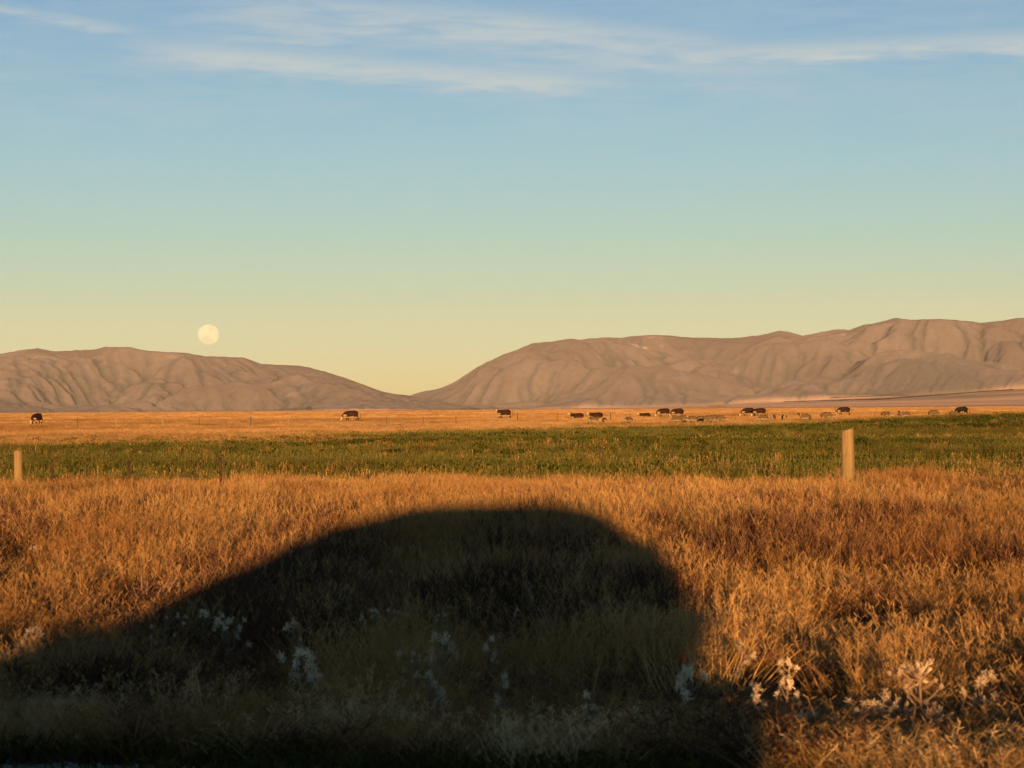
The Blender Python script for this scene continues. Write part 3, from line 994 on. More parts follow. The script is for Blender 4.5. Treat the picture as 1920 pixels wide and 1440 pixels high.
# --- dry grass plain beyond the crop
c_plain = bpy.data.collections.new('plain_plants')
for i in range(4):
    proto(c_plain, 'a_tussock_%d' % i, [M_plain], (0, blades(70, 0.42, 0.4, 1.0, 0.022, 0.3, 0.5, 2, seed=300 + i)))
for i in range(2):
    proto(c_plain, 'b_mat_%d' % i, [M_plain], (0, blades(230, 1.6, 0.3, 1.0, 0.05, 0.3, 0.4, 2, seed=310 + i, sx=2.6)))
PX_, PY_, H_, I_ = [], [], [], []
for d0, d1, n, big in ((100, 260, 36000, 0), (260, 520, 46000, 0), (400, 1200, 30000, 1), (1200, 4200, 34000, 1)):
    a_, b_ = wedge(d0, d1, n, 6.0)
    PX_.append(a_); PY_.append(b_)
    H_.append(np.full(n, 0.34 if not big else 0.36))
    I_.append(rng.integers(0, 4, n) if not big else 4 + rng.integers(0, 2, n))
x, y, h, idx = map(np.concatenate, (PX_, PY_, H_, I_))
keep = (y > crop_far_edge(x) - 4 - rng.exponential(13, len(x)) + 22 * (fbm(x * 0.06, y * 0.03, 81, 4) - 0.5)) & (rng.random(len(x)) < 0.25 + 0.9 * sstep(fbm(x * 0.07 + 3, y * 0.03, 99, 4), 0.40, 0.60))
x, y, h, idx = x[keep], y[keep], h[keep], idx[keep]
h = h * (0.25 + 1.5 * fbm(x * 0.05, y * 0.02, 97, 4)) * rng.uniform(0.7, 1.25, len(x))
w_ = np.where(idx < 4, rng.uniform(0.8, 1.4, len(x)), rng.uniform(0.8, 1.3, len(x)) * (1 + 0.8 * sstep(y, 1200, 3500)))
scatter('plain_grass', c_plain, place(x, y), scale3(h, w_), idx, 0.04)


# ---------------------------------------------------------------- simple solid helpers
def tube(V, F, pts, rads, n=8, cap=True):
    base = len(V)
    m_ = len(pts)
    for i, p in enumerate(pts):
        a = Vector(pts[max(0, i - 1)]); b = Vector(pts[min(m_ - 1, i + 1)])
        d = (b - a).normalized()
        u = d.orthogonal().normalized() if abs(d.z) < 0.95 else Vector((1, 0, 0))
        u = (u - d * u.dot(d)).normalized(); v = d.cross(u)
        for k_ in range(n):
            an = 2 * math.pi * k_ / n
            V.append(tuple(Vector(p) + (u * math.cos(an) + v * math.sin(an)) * rads[i]))
    for i in range(m_ - 1):
        for k_ in range(n):
            k2 = (k_ + 1) % n
            F.append((base + i * n + k_, base + i * n + k2, base + (i + 1) * n + k2, base + (i + 1) * n + k_))
    if cap:
        F.append(tuple(base + k_ for k_ in reversed(range(n))))
        F.append(tuple(base + (m_ - 1) * n + k_ for k_ in range(n)))


def box(V, F, x0, x1, y0, y1, z0, z1):
    b = len(V)
    V += [(x0, y0, z0), (x1, y0, z0), (x1, y1, z0), (x0, y1, z0), (x0, y0, z1), (x1, y0, z1), (x1, y1, z1), (x0, y1, z1)]
    F += [tuple(b + i for i in f) for f in ((3, 2, 1, 0), (4, 5, 6, 7), (0, 1, 5, 4), (1, 2, 6, 5), (2, 3, 7, 6), (3, 0, 4, 7))]


def flat_mat(name, col, rough=0.7, metal=0.0, var=0.25, scale=6.0, spec=0.3):
    m, t, b = new_mat(name)
    pos = t.n('ShaderNodeTexCoord').outputs['Object']
    n = t.noise(pos, scale, 4, 0.6)
    c = t.mix(t.smooth(n, 0.35, 0.65), tuple(v * (1 - var) for v in col), tuple(min(1, v * (1 + var)) for v in col))
    t.set(b.inputs['Base Color'], c)
    b.inputs['Roughness'].default_value = rough
    b.inputs['Metallic'].default_value = metal
    b.inputs['Specular IOR Level'].default_value = spec
    return m


# ---------------------------------------------------------------- near fence
def wood_mat(name, c0, c1):
    m, t, b = new_mat(name)
    pos = t.n('ShaderNodeTexCoord').outputs['Object']
    n = t.noise(t.mapping(pos, (22, 22, 1.6)), 1.0, 5, 0.65)
    n2 = t.noise(pos, 4.0, 3, 0.6)
    c = t.mix(t.smooth(n, 0.3, 0.7), c0, c1)
    c = t.mix(t.math('MULTIPLY', t.smooth(n2, 0.5, 0.75), 0.35), c, tuple(v * 0.6 for v in c0))
    t.set(b.inputs['Base Color'], c)
    b.inputs['Roughness'].default_value = 0.9
    bp = t.n('ShaderNodeBump')
    bp.inputs['Strength'].default_value = 0.4
    bp.inputs['Distance'].default_value = 0.01
    t.set(bp.inputs['Height'], n)
    t.set(b.inputs['Normal'], bp.outputs[0])
    return m


M_post = wood_mat('weathered_post', (0.0880, 0.0620, 0.0260), (0.1350, 0.0980, 0.0440))
M_rust = flat_mat('rusty_steel', (0.0180, 0.0080, 0.0050), 0.85, 0.0, 0.4, 14)
M_wire = flat_mat('fence_wire', (0.0300, 0.0220, 0.0150), 0.6, 0.4, 0.3, 8)
M_farpost = wood_mat('grey_post', (0.0300, 0.0220, 0.0140), (0.0500, 0.0400, 0.0260))
M_farpale = wood_mat('pale_post', (0.1000, 0.0850, 0.0550), (0.1400, 0.1200, 0.0800))


def round_post(name, x, y, top, rad, mat, parent, lean=(0, 0), n=12):
    z0 = tz(x, y) - 0.25
    V, F = [], []
    zs = [z0, z0 + 0.5 * (top - z0), top - 0.02, top]
    pts = [(x + lean[0] * (z - z0), y + lean[1] * (z - z0), z) for z in zs]
    tube(V, F, pts, [rad * 1.04, rad, rad * 0.97, rad * 0.90], n)
    rp_ = random.Random(int(abs(x) * 100))
    for i_, v_ in enumerate(V):                             # weathered: split, slanting top and an uneven surface
        k_ = 1 + rp_.uniform(-0.05, 0.05)
        dz2 = 0.0 if i_ < 2 * n else (v_[0] - pts[-1][0]) * 0.13 + rp_.uniform(-0.012, 0.006)
        c_ = pts[i_ // n]
        V[i_] = (c_[0] + (v_[0] - c_[0]) * k_, c_[1] + (v_[1] - c_[1]) * k_, v_[2] + dz2)
    return link_mesh(name, pydata(name, V, F), mat, parent)


def fence_pt(px):
    """point of the near fence line under an image column"""
    r = ray(px, 880)
    d = 31.0 / (r.x * NX + r.y * NY)
    return r.x * d, r.y * d


def z_at(px, py, y):
    return CAM_H + ray(px, py).z * math.hypot(*[ray(px, py).x / ray(px, py).y * y, y])


fence = tag(empty('wire_fence', (0, 0, 0)), 'wire fence with pale wooden posts and rusty steel posts along the tall dry grass', 'fence')
line = []
for px, ptop, rad in ((35, 845, 0.063), (1592, 805, 0.088)):
    fx, fy = fence_pt(px)
    o = round_post('wooden_post', fx, fy, z_at(px, ptop, fy), rad, M_post, fence, (-0.012 if px > 500 else -0.006, 0))
    o['label'] = 'short pale wooden fence post at the left' if px < 500 else 'taller thick pale wooden fence post at the right'


def steel_post(px, top, parent, mat=None, hgt=None):
    fx, fy = fence_pt(px)
    z0 = tz(fx, fy) - 0.2
    V, F = [], []
    L = random.uniform(-0.02, 0.02)
    for a in (R(90), R(210), R(330)):                       # Y section
        ca, sa = math.cos(a), math.sin(a)
        w, th = 0.022, 0.005
        b = len(V)
        for z in (z0, top):
            o_ = L * (z - z0)
            V += [(fx + o_ - sa * th, fy + ca * th, z), (fx + o_ + sa * th, fy - ca * th, z), (fx + o_ + ca * w + sa * th, fy + sa * w - ca * th, z), (fx + o_ + ca * w - sa * th, fy + sa * w + ca * th, z)]
        F += [tuple(b + i for i in f) for f in ((0, 1, 5, 4), (1, 2, 6, 5), (2, 3, 7, 6), (3, 0, 4, 7), (4, 5, 6, 7))]
    return link_mesh('steel_post', pydata('steel_post', V, F), M_rust, parent)


for px, ptop in ((-190, 888), (100, 861), (240, 862), (415, 857), (690, 890), (960, 890), (1230, 890), (1450, 892), (1775, 892), (1960, 892)):
    fx, fy = fence_pt(px)
    steel_post(px, z_at(px, ptop, fy), fence)
for dz_ in (0.0, -0.26, -0.50, -0.72):
    V, F = [], []
    pts = []
    for i in range(41):
        px = -300 + i * 58
        fx, fy = fence_pt(px)
        sag = 0.015 * math.sin(i * 1.9)
        pts.append((fx, fy - 0.05, z_at(px, 856 + 0.004 * px, fy) + dz_ + sag))
    tube(V, F, pts, [0.0022] * len(pts), 4)
    link_mesh('wire', pydata('wire', V, F), M_wire, fence)

# ---------------------------------------------------------------- far fence
ffence = tag(empty('post_and_wire_fence', (0, 0, 0)), 'distant fence of thin posts crossing the dry plain beyond the green crop', 'fence')
A0, A1 = (-42.0, 213.0), (40.0, 262.0)
ext = 1.5
fposts = [(145, 17, 0), (217, 17, 1), (305, 16, 1), (374, 12, 0), (470, 15, 0), (540, 14, 1), (660, 13, 1), (725, 11, 0), (793, 11, 0), (855, 11, 0), (970, 16, 0), (1045, 14, 0),
          (1145, 13, 0), (1182, 12, 0), (1280, 11, 0), (1378, 12, 0), (1512, 13, 0), (1566, 16, 0), (1640, 10, 0), (60, 13, 0), (-60, 14, 0), (1760, 10, 0), (1880, 10, 0)]
tops = []
for px, hpx, pale in sorted(fposts):
    r = ray(px, 780)
    dxl, dyl = A1[0] - A0[0], A1[1] - A0[1]
    d = (A0[0] * dyl - A0[1] * dxl) / (r.x * dyl - r.y * dxl)
    fx, fy = r.x * d, r.y * d
    z = tz(fx, fy)
    top = z + 0.30 + hpx * d / F_PX * 0.95
    V, F = [], []
    rad = 0.05 if hpx > 12 else 0.035
    tube(V, F, [(fx, fy, z - 0.2), (fx + random.uniform(-.03, .03), fy, top)], [rad, rad * 0.9], 6)
    link_mesh('post', pydata('post', V, F), M_farpale if pale else M_farpost, ffence)
    tops.append((fx, fy, z + 0.95))
for dz_ in (0.0, -0.3):
    V, F = [], []
    tube(V, F, [(p[0], p[1], p[2] + dz_) for p in tops], [0.004] * len(tops), 4)
    link_mesh('wire', pydata('wire', V, F), M_wire, ffence)


# ---------------------------------------------------------------- cattle and sheep
def skinned(name, chains, levels=2):
    """one continuous body grown over a joint skeleton; chains share joints by name"""
    names, verts, rads, edges = {}, [], [], []
    for ch in chains:
        prev = None
        for nm, co, rd in ch:
            if nm not in names:
                names[nm] = len(verts); verts.append(co); rads.append(rd)
            i = names[nm]
            if prev is not None:
                edges.append((prev, i))
            prev = i
    me = bpy.data.meshes.new(name + '_skeleton')
    me.from_pydata(verts, edges, [])
    o = bpy.data.objects.new(name + '_skeleton', me)
    COL.objects.link(o)
    sk = o.modifiers.new('skin', 'SKIN')
    sk.use_smooth_shade = True
    for i, sv in enumerate(me.skin_vertices[0].data):
        rd = rads[i]
        sv.radius = rd if isinstance(rd, tuple) else (rd, rd)
        sv.use_root = (i == 0)
    ss = o.modifiers.new('sub', 'SUBSURF')
    ss.levels = ss.render_levels = levels
    dg = bpy.context.evaluated_depsgraph_get()
    out = bpy.data.meshes.new_from_object(o.evaluated_get(dg))
    out.name = name
    bpy.data.objects.remove(o)
    bpy.data.meshes.remove(me)
    return out


def add_bits(me, V, F):
    """join extra geometry (ears, tail, horns) into a body mesh"""
    bm = bmesh.new()
    bm.from_mesh(me)
    vs = [bm.verts.new(v) for v in V]
    for f in F:
        bm.faces.new([vs[i] for i in f]).smooth = True
    bm.to_mesh(me); bm.free()


def cow_mesh(name, pose):
    lie = pose == 'lying'
    dz_ = -0.60 if lie else 0.0
    J = {
        'hip': ((-0.62, 0, 1.14 + dz_), (0.30, 0.34)), 'rump': ((-0.92, 0, 1.16 + dz_), (0.22, 0.24)),
        'belly': ((-0.10, 0, 1.06 + dz_), (0.36, 0.40)), 'chest': ((0.48, 0, 1.07 + dz_), (0.31, 0.39)),
        'withers': ((0.78, 0, 1.16 + dz_), (0.22, 0.30)),
    }
    if pose in ('grazing', 'grazing_low'):
        J.update(neck=((1.04, 0, 0.93), (0.13, 0.20)), poll=((1.24, 0, 0.60), (0.12, 0.13)), face=((1.36, 0, 0.36), 0.10), muzzle=((1.44, 0, 0.17), 0.08))
    elif pose == 'looking':
        J.update(neck=((1.02, 0.02, 1.30), (0.14, 0.20)), poll=((1.20, 0.02, 1.46), (0.13, 0.13)), face=((1.30, -0.14, 1.36), 0.10), muzzle=((1.36, -0.30, 1.24), 0.085))
    elif lie:
        J.update(neck=((1.02, 0, 0.74), (0.14, 0.20)), poll=((1.22, 0, 0.86), (0.12, 0.13)), face=((1.38, 0, 0.78), 0.10), muzzle=((1.52, 0, 0.68), 0.08))
    ch = [[(k_, *J[k_]) for k_ in ('belly', 'hip', 'rump')], [(k_, *J[k_]) for k_ in ('belly', 'chest', 'withers', 'neck', 'poll', 'face', 'muzzle')]]
    for s in (-1, 1):
        e = str(s)
        if lie:
            ch.append([('hip', *J['hip']), ('st' + e, (-0.55, s * 0.30, 0.36), 0.17), ('hk' + e, (-0.15, s * 0.42, 0.14), 0.09), ('ft' + e, (-0.45, s * 0.46, 0.07), 0.055)])
            ch.append([('chest', *J['chest']), ('el' + e, (0.55, s * 0.26, 0.30), 0.13), ('kn' + e, (0.86, s * 0.26, 0.12), 0.08), ('ff' + e, (0.58, s * 0.28, 0.06), 0.055)])
        else:
            w = 0.10 if s > 0 else -0.10                              # a walking stance, legs not in step
            ch.append([('hip', *J['hip']), ('st' + e, (-0.66, s * 0.20, 0.80), (0.14, 0.18)), ('hk' + e, (-0.84 + w, s * 0.20, 0.50), 0.075),
                       ('sh' + e, (-0.80 + w, s * 0.20, 0.20), 0.055), ('ft' + e, (-0.74 + w, s * 0.20, 0.035), 0.066)])
            ch.append([('chest', *J['chest']), ('el' + e, (0.52, s * 0.19, 0.76), (0.12, 0.15)), ('kn' + e, (0.54 - w, s * 0.18, 0.44), 0.075),
                       ('fs' + e, (0.53 - w, s * 0.18, 0.18), 0.05), ('ff' + e, (0.56 - w, s * 0.18, 0.035), 0.062)])
    me = skinned(name, ch)
    V, F = [], []
    pl = Vector(J['poll'][0]); mz = Vector(J['muzzle'][0]); fw = (mz - pl).normalized()
    sd = fw.cross(Vector((0, 0, 1)))
    sd = (sd if sd.length > 0.1 else Vector((0, -1, 0))).normalized()
    for s in (-1, 1):                                                # ears
        tube(V, F, [tuple(pl + sd * s * 0.10), tuple(pl + sd * s * 0.20 - fw * 0.02), tuple(pl + sd * s * 0.30 + Vector((0, 0, -0.03)))], [0.03, 0.06, 0.012], 6)
    rp = Vector(J['rump'][0])                                        # tail
    tube(V, F, [tuple(rp + Vector((-0.15, 0, 0.16))), tuple(rp + Vector((-0.27, 0.02, -0.05))), tuple(rp + Vector((-0.28, 0.02, -0.42 if not lie else -0.3))), tuple(rp + Vector((-0.27, 0.03, -0.66 if not lie else -0.42)))], [0.035, 0.025, 0.022, 0.045], 6)
    if not lie:                                                      # udder / sheath
        tube(V, F, [(-0.42, 0, 0.80), (-0.42, 0, 0.66), (-0.42, 0, 0.60)], [0.13, 0.10, 0.05], 8)
    add_bits(me, V, F)
    return me, J, dz_


M_hide = flat_mat('dark_red_hide', (0.0110, 0.0032, 0.0020), 0.8, 0, 0.3, 3.0, 0.1)
M_blackhide = flat_mat('black_hide', (0.0035, 0.0030, 0.0030), 0.8, 0, 0.3, 3.0, 0.1)
M_white = flat_mat('white_hide', (0.2100, 0.1800, 0.1350), 0.9, 0, 0.12, 5.0, 0.1)
M_hoof = flat_mat('dark_hoof', (0.03, 0.022, 0.018), 0.7)


def paint_cow(me, J, dz_, lie, black=False):
    for m in (M_blackhide if black else M_hide, M_white, M_hoof):
        me.materials.append(m)
    pl, nk, mz = Vector(J['poll'][0]), Vector(J['neck'][0]), Vector(J['muzzle'][0])
    mi = []
    for p in me.polygons:
        c = p.center
        k_ = 0
        if not black:
            head = (c - pl).dot((mz - pl).normalized()) > -0.10 and (c - (pl + mz) / 2).length < 0.34
            under = (c.z - dz_) < 0.67 - 0.05 * math.sin(c.x * 5) and abs(c.x) < 0.86 and abs(c.y) < 0.30 and (c.z - dz_) > 0.55
            brisket = c.x > 0.62 and c.x < 1.06 and (c.z - dz_) < 0.96 and (c.z - dz_) > 0.6
            sock = not lie and c.z < 0.17
            if head or under or brisket or sock:
                k_ = 1
            if c.x < -1.05 and c.z - dz_ < 0.62:
                k_ = 1
        if not lie and c.z < 0.06:
            k_ = 2
        mi.append(k_)
    me.polygons.foreach_set('material_index', mi)


cow_me = {}
for pose in ('grazing', 'looking', 'lying'):
    me, J, dz_ = cow_mesh('cow_' + pose, pose)
    paint_cow(me, J, dz_, pose == 'lying')
    cow_me[pose] = me
me, J, dz_ = cow_mesh('cow_black', 'grazing')
paint_cow(me, J, dz_, False, True)
cow_me['black'] = me


def sheep_mesh(name, pose):
    J = {'mid': ((0, 0, 0.60), (0.25, 0.25)), 'rump': ((-0.36, 0, 0.60), (0.21, 0.22)), 'tail': ((-0.55, 0, 0.60), 0.12), 'chest': ((0.34, 0, 0.60), (0.21, 0.23))}
    if pose == 'grazing':
        J.update(neck=((0.56, 0, 0.50), 0.13), poll=((0.68, 0, 0.36), 0.085), muzzle=((0.80, 0, 0.19), 0.055))
    else:
        J.update(neck=((0.50, 0.02, 0.76), 0.12), poll=((0.60, 0.02, 0.90), 0.09), muzzle=((0.76, -0.06, 0.82), 0.06))
    ch = [[(k_, *J[k_]) for k_ in ('mid', 'rump', 'tail')], [(k_, *J[k_]) for k_ in ('mid', 'chest', 'neck', 'poll', 'muzzle')]]
    for s in (-1, 1):
        e = str(s)
        ch.append([('rump', *J['rump']), ('st' + e, (-0.38, s * 0.13, 0.42), 0.09), ('hk' + e, (-0.45, s * 0.12, 0.24), 0.04), ('ft' + e, (-0.41, s * 0.12, 0.02), 0.034)])
        ch.append([('chest', *J['chest']), ('el' + e, (0.34, s * 0.12, 0.40), 0.075), ('kn' + e, (0.36, s * 0.11, 0.22), 0.038), ('ff' + e, (0.36, s * 0.11, 0.02), 0.032)])
    me = skinned(name, ch)
    co = np.empty(len(me.vertices) * 3, np.float32)
    me.vertices.foreach_get('co', co)
    co = co.reshape(-1, 3)
    nr = np.empty(len(me.vertices) * 3, np.float32)
    me.vertices.foreach_get('normal', nr)
    nr = nr.reshape(-1, 3)
    w = ((co[:, 2] > 0.34) & (co[:, 0] < 0.55)).astype(float)
    f = (vnoise(co[:, 0] * 14, co[:, 2] * 14 + co[:, 1] * 9, 5) - 0.4) * 0.06
    co = co + nr * (w * f)[:, None]
    me.vertices.foreach_set('co', co.astype(np.float32).ravel())
    V, F = [], []
    pl = Vector(J['poll'][0])
    for s in (-1, 1):
        tube(V, F, [tuple(pl + Vector((0, s * 0.06, 0.02))), tuple(pl + Vector((-0.02, s * 0.13, 0.02))), tuple(pl + Vector((-0.02, s * 0.19, -0.01)))], [0.02, 0.035, 0.008], 6)
    add_bits(me, V, F)
    return me, J


M_wool = flat_mat('dusty_wool', (0.0580, 0.0420, 0.0240), 1.0, 0, 0.25, 9.0, 0.0)
M_woolpale = flat_mat('pale_wool', (0.1250, 0.1000, 0.0700), 1.0, 0, 0.15, 9.0, 0.0)
M_darkface = flat_mat('dark_face', (0.0100, 0.0080, 0.0070), 0.9, 0, 0.2, 9.0, 0.0)


def paint_sheep(me, J, face, cheek):
    for m in (M_wool, face, cheek):
        me.materials.append(m)
    pl, mz = Vector(J['poll'][0]), Vector(J['muzzle'][0])
    mi = []
    for p in me.polygons:
        c = p.center
        k_ = 0
        if (c - pl).dot((mz - pl).normalized()) > -0.06 and (c - (pl + mz) / 2).length < 0.24:
            k_ = 1
        elif c.z < 0.47 + 0.03 * math.sin(c.x * 17) or c.x > 0.46 or c.x < -0.56:
            k_ = 2
        mi.append(k_)
    me.polygons.foreach_set('material_index', mi)


sheep_me = {}
for pose in ('grazing', 'alert'):
    for face, fm in (('pale', M_woolpale), ('dark', M_darkface)):
        me, J = sheep_mesh('sheep_%s_%s' % (pose, face), pose)
        paint_sheep(me, J, fm, M_woolpale)
        sheep_me[pose, face] = me


def animal(name, me, px, d, heading, label, cat, group, size=1.0, dz_=0.0):
    ax, ay = at_dist(px, d)
    o = bpy.data.objects.new(name, me)
    COL.objects.link(o)
    o.location = (ax, ay, tz(ax, ay) + dz_)
    o.rotation_euler = (0, 0, R(heading))
    o.scale = (size,) * 3
    return tag(o, label, cat, group)


CG = 'cattle grazing on the dry plain'
# heading: 180 = facing left across the view, 0 = facing right, 270 = towards the camera
for px, d, pose, hd, sz, lab in (
        (69, 262, 'grazing', 252, 1.0, 'dark red cow with white face grazing head-on, far left of the plain'),
        (659, 300, 'grazing', 183, 1.02, 'dark red cow grazing head down, large and alone left of the middle'),
        (946, 318, 'looking', 188, 1.0, 'dark red cow standing head raised with white face turned to the camera'),
        (1083, 318, 'lying', 182, 1.0, 'dark red cow lying in dry grass, leftmost of the two lying side by side'),
        (1119, 330, 'lying', 176, 1.05, 'dark red cow with pale head lying in grass, behind a grazing sheep'),
        (1210, 345, 'lying', 190, 0.92, 'small dark red cow low in the grass, left of a standing pair'),
        (1245, 335, 'grazing', 186, 0.98, 'dark red cow grazing, left one of the pair above the sheep cluster'),
        (1271, 318, 'grazing', 200, 0.98, 'dark red cow grazing, right one of the pair above the sheep cluster'),
        (1404, 330, 'grazing', 186, 1.0, 'dark red cow grazing with white throat, left one of the overlapping pair'),
        (1425, 324, 'grazing', 190, 0.96, 'dark red cow with white belly, right one of the overlapping pair'),
        (1583, 345, 'grazing', 184, 1.0, 'dark red cow grazing by itself above the tall wooden post')):
    animal('cow', cow_me[pose], px, d, hd, lab, 'cow', CG, sz)
animal('cow', cow_me['black'], 1804, 345, 190, 'solid black cow grazing alone at the far right of the plain', 'cow', CG, 0.98)

SG = 'sheep grazing along the far edge of the crop'
for px, d, pose, face, hd, sz, lab in (
        (1112, 214, 'grazing', 'pale', 200, 1.0, 'dusty brown sheep grazing at the left end of the flock, below the lying cow'),
        (1133, 222, 'grazing', 'pale', 280, 0.8, 'small pale sheep half hidden in grass, second from the left of the flock'),
        (1178, 216, 'grazing', 'pale', 215, 0.9, 'lone sheep grazing between the first two sheep and the big cluster'),
        (1268, 210, 'alert', 'pale', 182, 0.95, 'sheep with pale head and dark muzzle at the left front of the big cluster'),
        (1281, 222, 'grazing', 'pale', 10, 1.0, 'sheep seen behind the pale headed sheep at the left of the big cluster'),
        (1297, 212, 'grazing', 'dark', 195, 1.0, 'sheep with black face turned left inside the big cluster'),
        (1315, 214, 'grazing', 'pale', 350, 1.0, 'sheep grazing just right of the black faced sheep'),
        (1329, 208, 'grazing', 'pale', 4, 1.05, 'large sheep with head low to the right in the middle of the big cluster'),
        (1338, 224, 'grazing', 'pale', 180, 1.0, 'sheep standing behind the large sheep near the right of the big cluster'),
        (1353, 213, 'grazing', 'pale', 355, 1.0, 'rightmost sheep of the big cluster, back sloping to the right'),
        (1430, 213, 'grazing', 'pale', 184, 1.02, 'broad sheep grazing below the overlapping pair of cows'),
        (1449, 219, 'alert', 'pale', 245, 0.95, 'paler sheep facing the camera right beside the broad sheep'),
        (1470, 216, 'alert', 'pale', 268, 0.95, 'narrow sheep standing head-on, alone between two others'),
        (1510, 215, 'alert', 'dark', 184, 1.0, 'sheep with raised dark head facing left, left of the tall wooden post'),
        (1551, 208, 'grazing', 'pale', 358, 1.15, 'large sheep with pale head lowered to the right, nearest the tall wooden post'),
        (1662, 213, 'grazing', 'pale', 330, 1.0, 'round sheep grazing, first one right of the tall wooden post'),
        (1688, 222, 'grazing', 'pale', 200, 0.85, 'pale small sheep partly hidden behind a black and white faced sheep'),
        (1697, 212, 'alert', 'dark', 190, 0.92, 'sheep with dark raised head facing left beside the low green rise'),
        (1752, 212, 'grazing', 'pale', 0, 1.05, 'sheep with pale muzzle lowered to the right on the green rise'),
        (1789, 219, 'grazing', 'pale', 25, 0.95, 'sheep rounding its back just below the black cow'),
        (1866, 232, 'grazing', 'pale', 180, 0.95, 'dark backed sheep almost buried in green crop at far right')):
    animal('sheep', sheep_me[pose, face], px, d, hd, lab, 'sheep', SG, sz)


# ---------------------------------------------------------------- thistles and dock plants by the road
M_fluff = blade_material('thistle_down', [(0.4400, 0.3700, 0.2750), (0.5600, 0.4750, 0.3600), (0.6600, 0.5700, 0.4400)], (0.4800, 0.4000, 0.3000), 3.0, 0.4)
M_stem = flat_mat('dry_stem', (0.11, 0.075, 0.055), 0.9, 0, 0.3, 10)
M_dock = flat_mat('dock_seed', (0.055, 0.036, 0.040), 0.9, 0, 0.4, 20)


def fluff_mesh(seed, n=60, r0=0.0135):
    r = random.Random(seed)
    V, F = [], []
    for _ in range(n):
        d = Vector((r.gauss(0, 1), r.gauss(0, 1), r.gauss(0.3, 0.9))).normalized()
        L = r0 * r.uniform(0.6, 1.35)
        s = d.orthogonal().normalized() * r.uniform(0.0008, 0.0018)
        b = Vector((r.gauss(0, .3), r.gauss(0, .3), r.gauss(0, .3))) * r0
        i = len(V)
        V += [tuple(b + d * L * 0.1 - s * .4), tuple(b + d * L * 0.1 + s * .4), tuple(b + d * L + s), tuple(b + d * L - s)]
        F.append((i, i + 1, i + 2, i + 3))
    return pydata('seed_head', V, F)


FL = [fluff_mesh(s) for s in range(5)]
for me in FL:
    me.materials.append(M_fluff)


def thistle(px, py, hgt, heads, spread, label, seed, fl=1.0):
    r = random.Random(seed)
    bx, by, hgt = thistle_spot(px, py)
    hgt *= 1.10
    z = tz(bx, by)
    t = tag(empty('thistle', (bx, by, z), r.uniform(0, 6.28)), label, 'thistle', 'white seeding thistles in the roadside grass')
    V, F = [], []
    tip = Vector((r.uniform(-.05, .05), r.uniform(-.05, .05), hgt))
    tube(V, F, [(0, 0, -0.05), (tip.x * .4, tip.y * .4, hgt * .5), tuple(tip)], [0.008, 0.006, 0.004], 5)
    pts = [tip]
    for i in range(int(heads * 1.7)):
        f = r.uniform(0.45, 0.95)
        a = r.uniform(0, 6.28)
        b = Vector((tip.x * f, tip.y * f, hgt * f))
        e = b + Vector((math.cos(a) * spread * r.uniform(.3, 1), math.sin(a) * spread * r.uniform(.3, 1), spread * r.uniform(0.1, 0.9)))
        e.z = min(e.z, hgt * 1.02)
        tube(V, F, [tuple(b), tuple((b + e) / 2 + Vector((0, 0, -.01))), tuple(e)], [0.0045, 0.004, 0.003], 4)
        pts.append(e)
    link_mesh('stem', pydata('stem', V, F), M_stem, t)
    for i in range(5):                                      # toothed lower leaves
        a = r.uniform(0, 6.28); zz = hgt * r.uniform(0.1, 0.6); L = r.uniform(.08, .16)
        V, F = [], []
        for k_ in range(5):
            u = k_ / 4
            w = 0.02 * (1 - u) * (1.5 if k_ % 2 else 0.7) + 0.002
            c = Vector((math.cos(a) * L * u, math.sin(a) * L * u, zz + L * (0.4 * u - 0.6 * u * u)))
            sd = Vector((-math.sin(a), math.cos(a), 0)) * w
            V += [tuple(c - sd), tuple(c + sd)]
        F = [(2 * k_, 2 * k_ + 1, 2 * k_ + 3, 2 * k_ + 2) for k_ in range(4)]
        link_mesh('leaf', pydata('leaf', V, F), M_stem, t)
    for p in pts:
        o = bpy.data.objects.new('seed_head', FL[r.randrange(5)])
        COL.objects.link(o)
        o.parent = t
        o.location = p
        o.rotation_euler = (r.uniform(-.5, .5), r.uniform(-.5, .5), r.uniform(0, 6.28))
        s = fl * r.uniform(0.7, 1.3)
        o.scale = (s * r.uniform(.7, 1.2), s * r.uniform(.7, 1.2), s * r.uniform(.9, 1.7))
    return t


for i, (px, py, hgt, nh, spr, lab, fl) in enumerate(THISTLES):
    thistle(px, py, hgt, nh, spr, lab, 500 + i, fl)


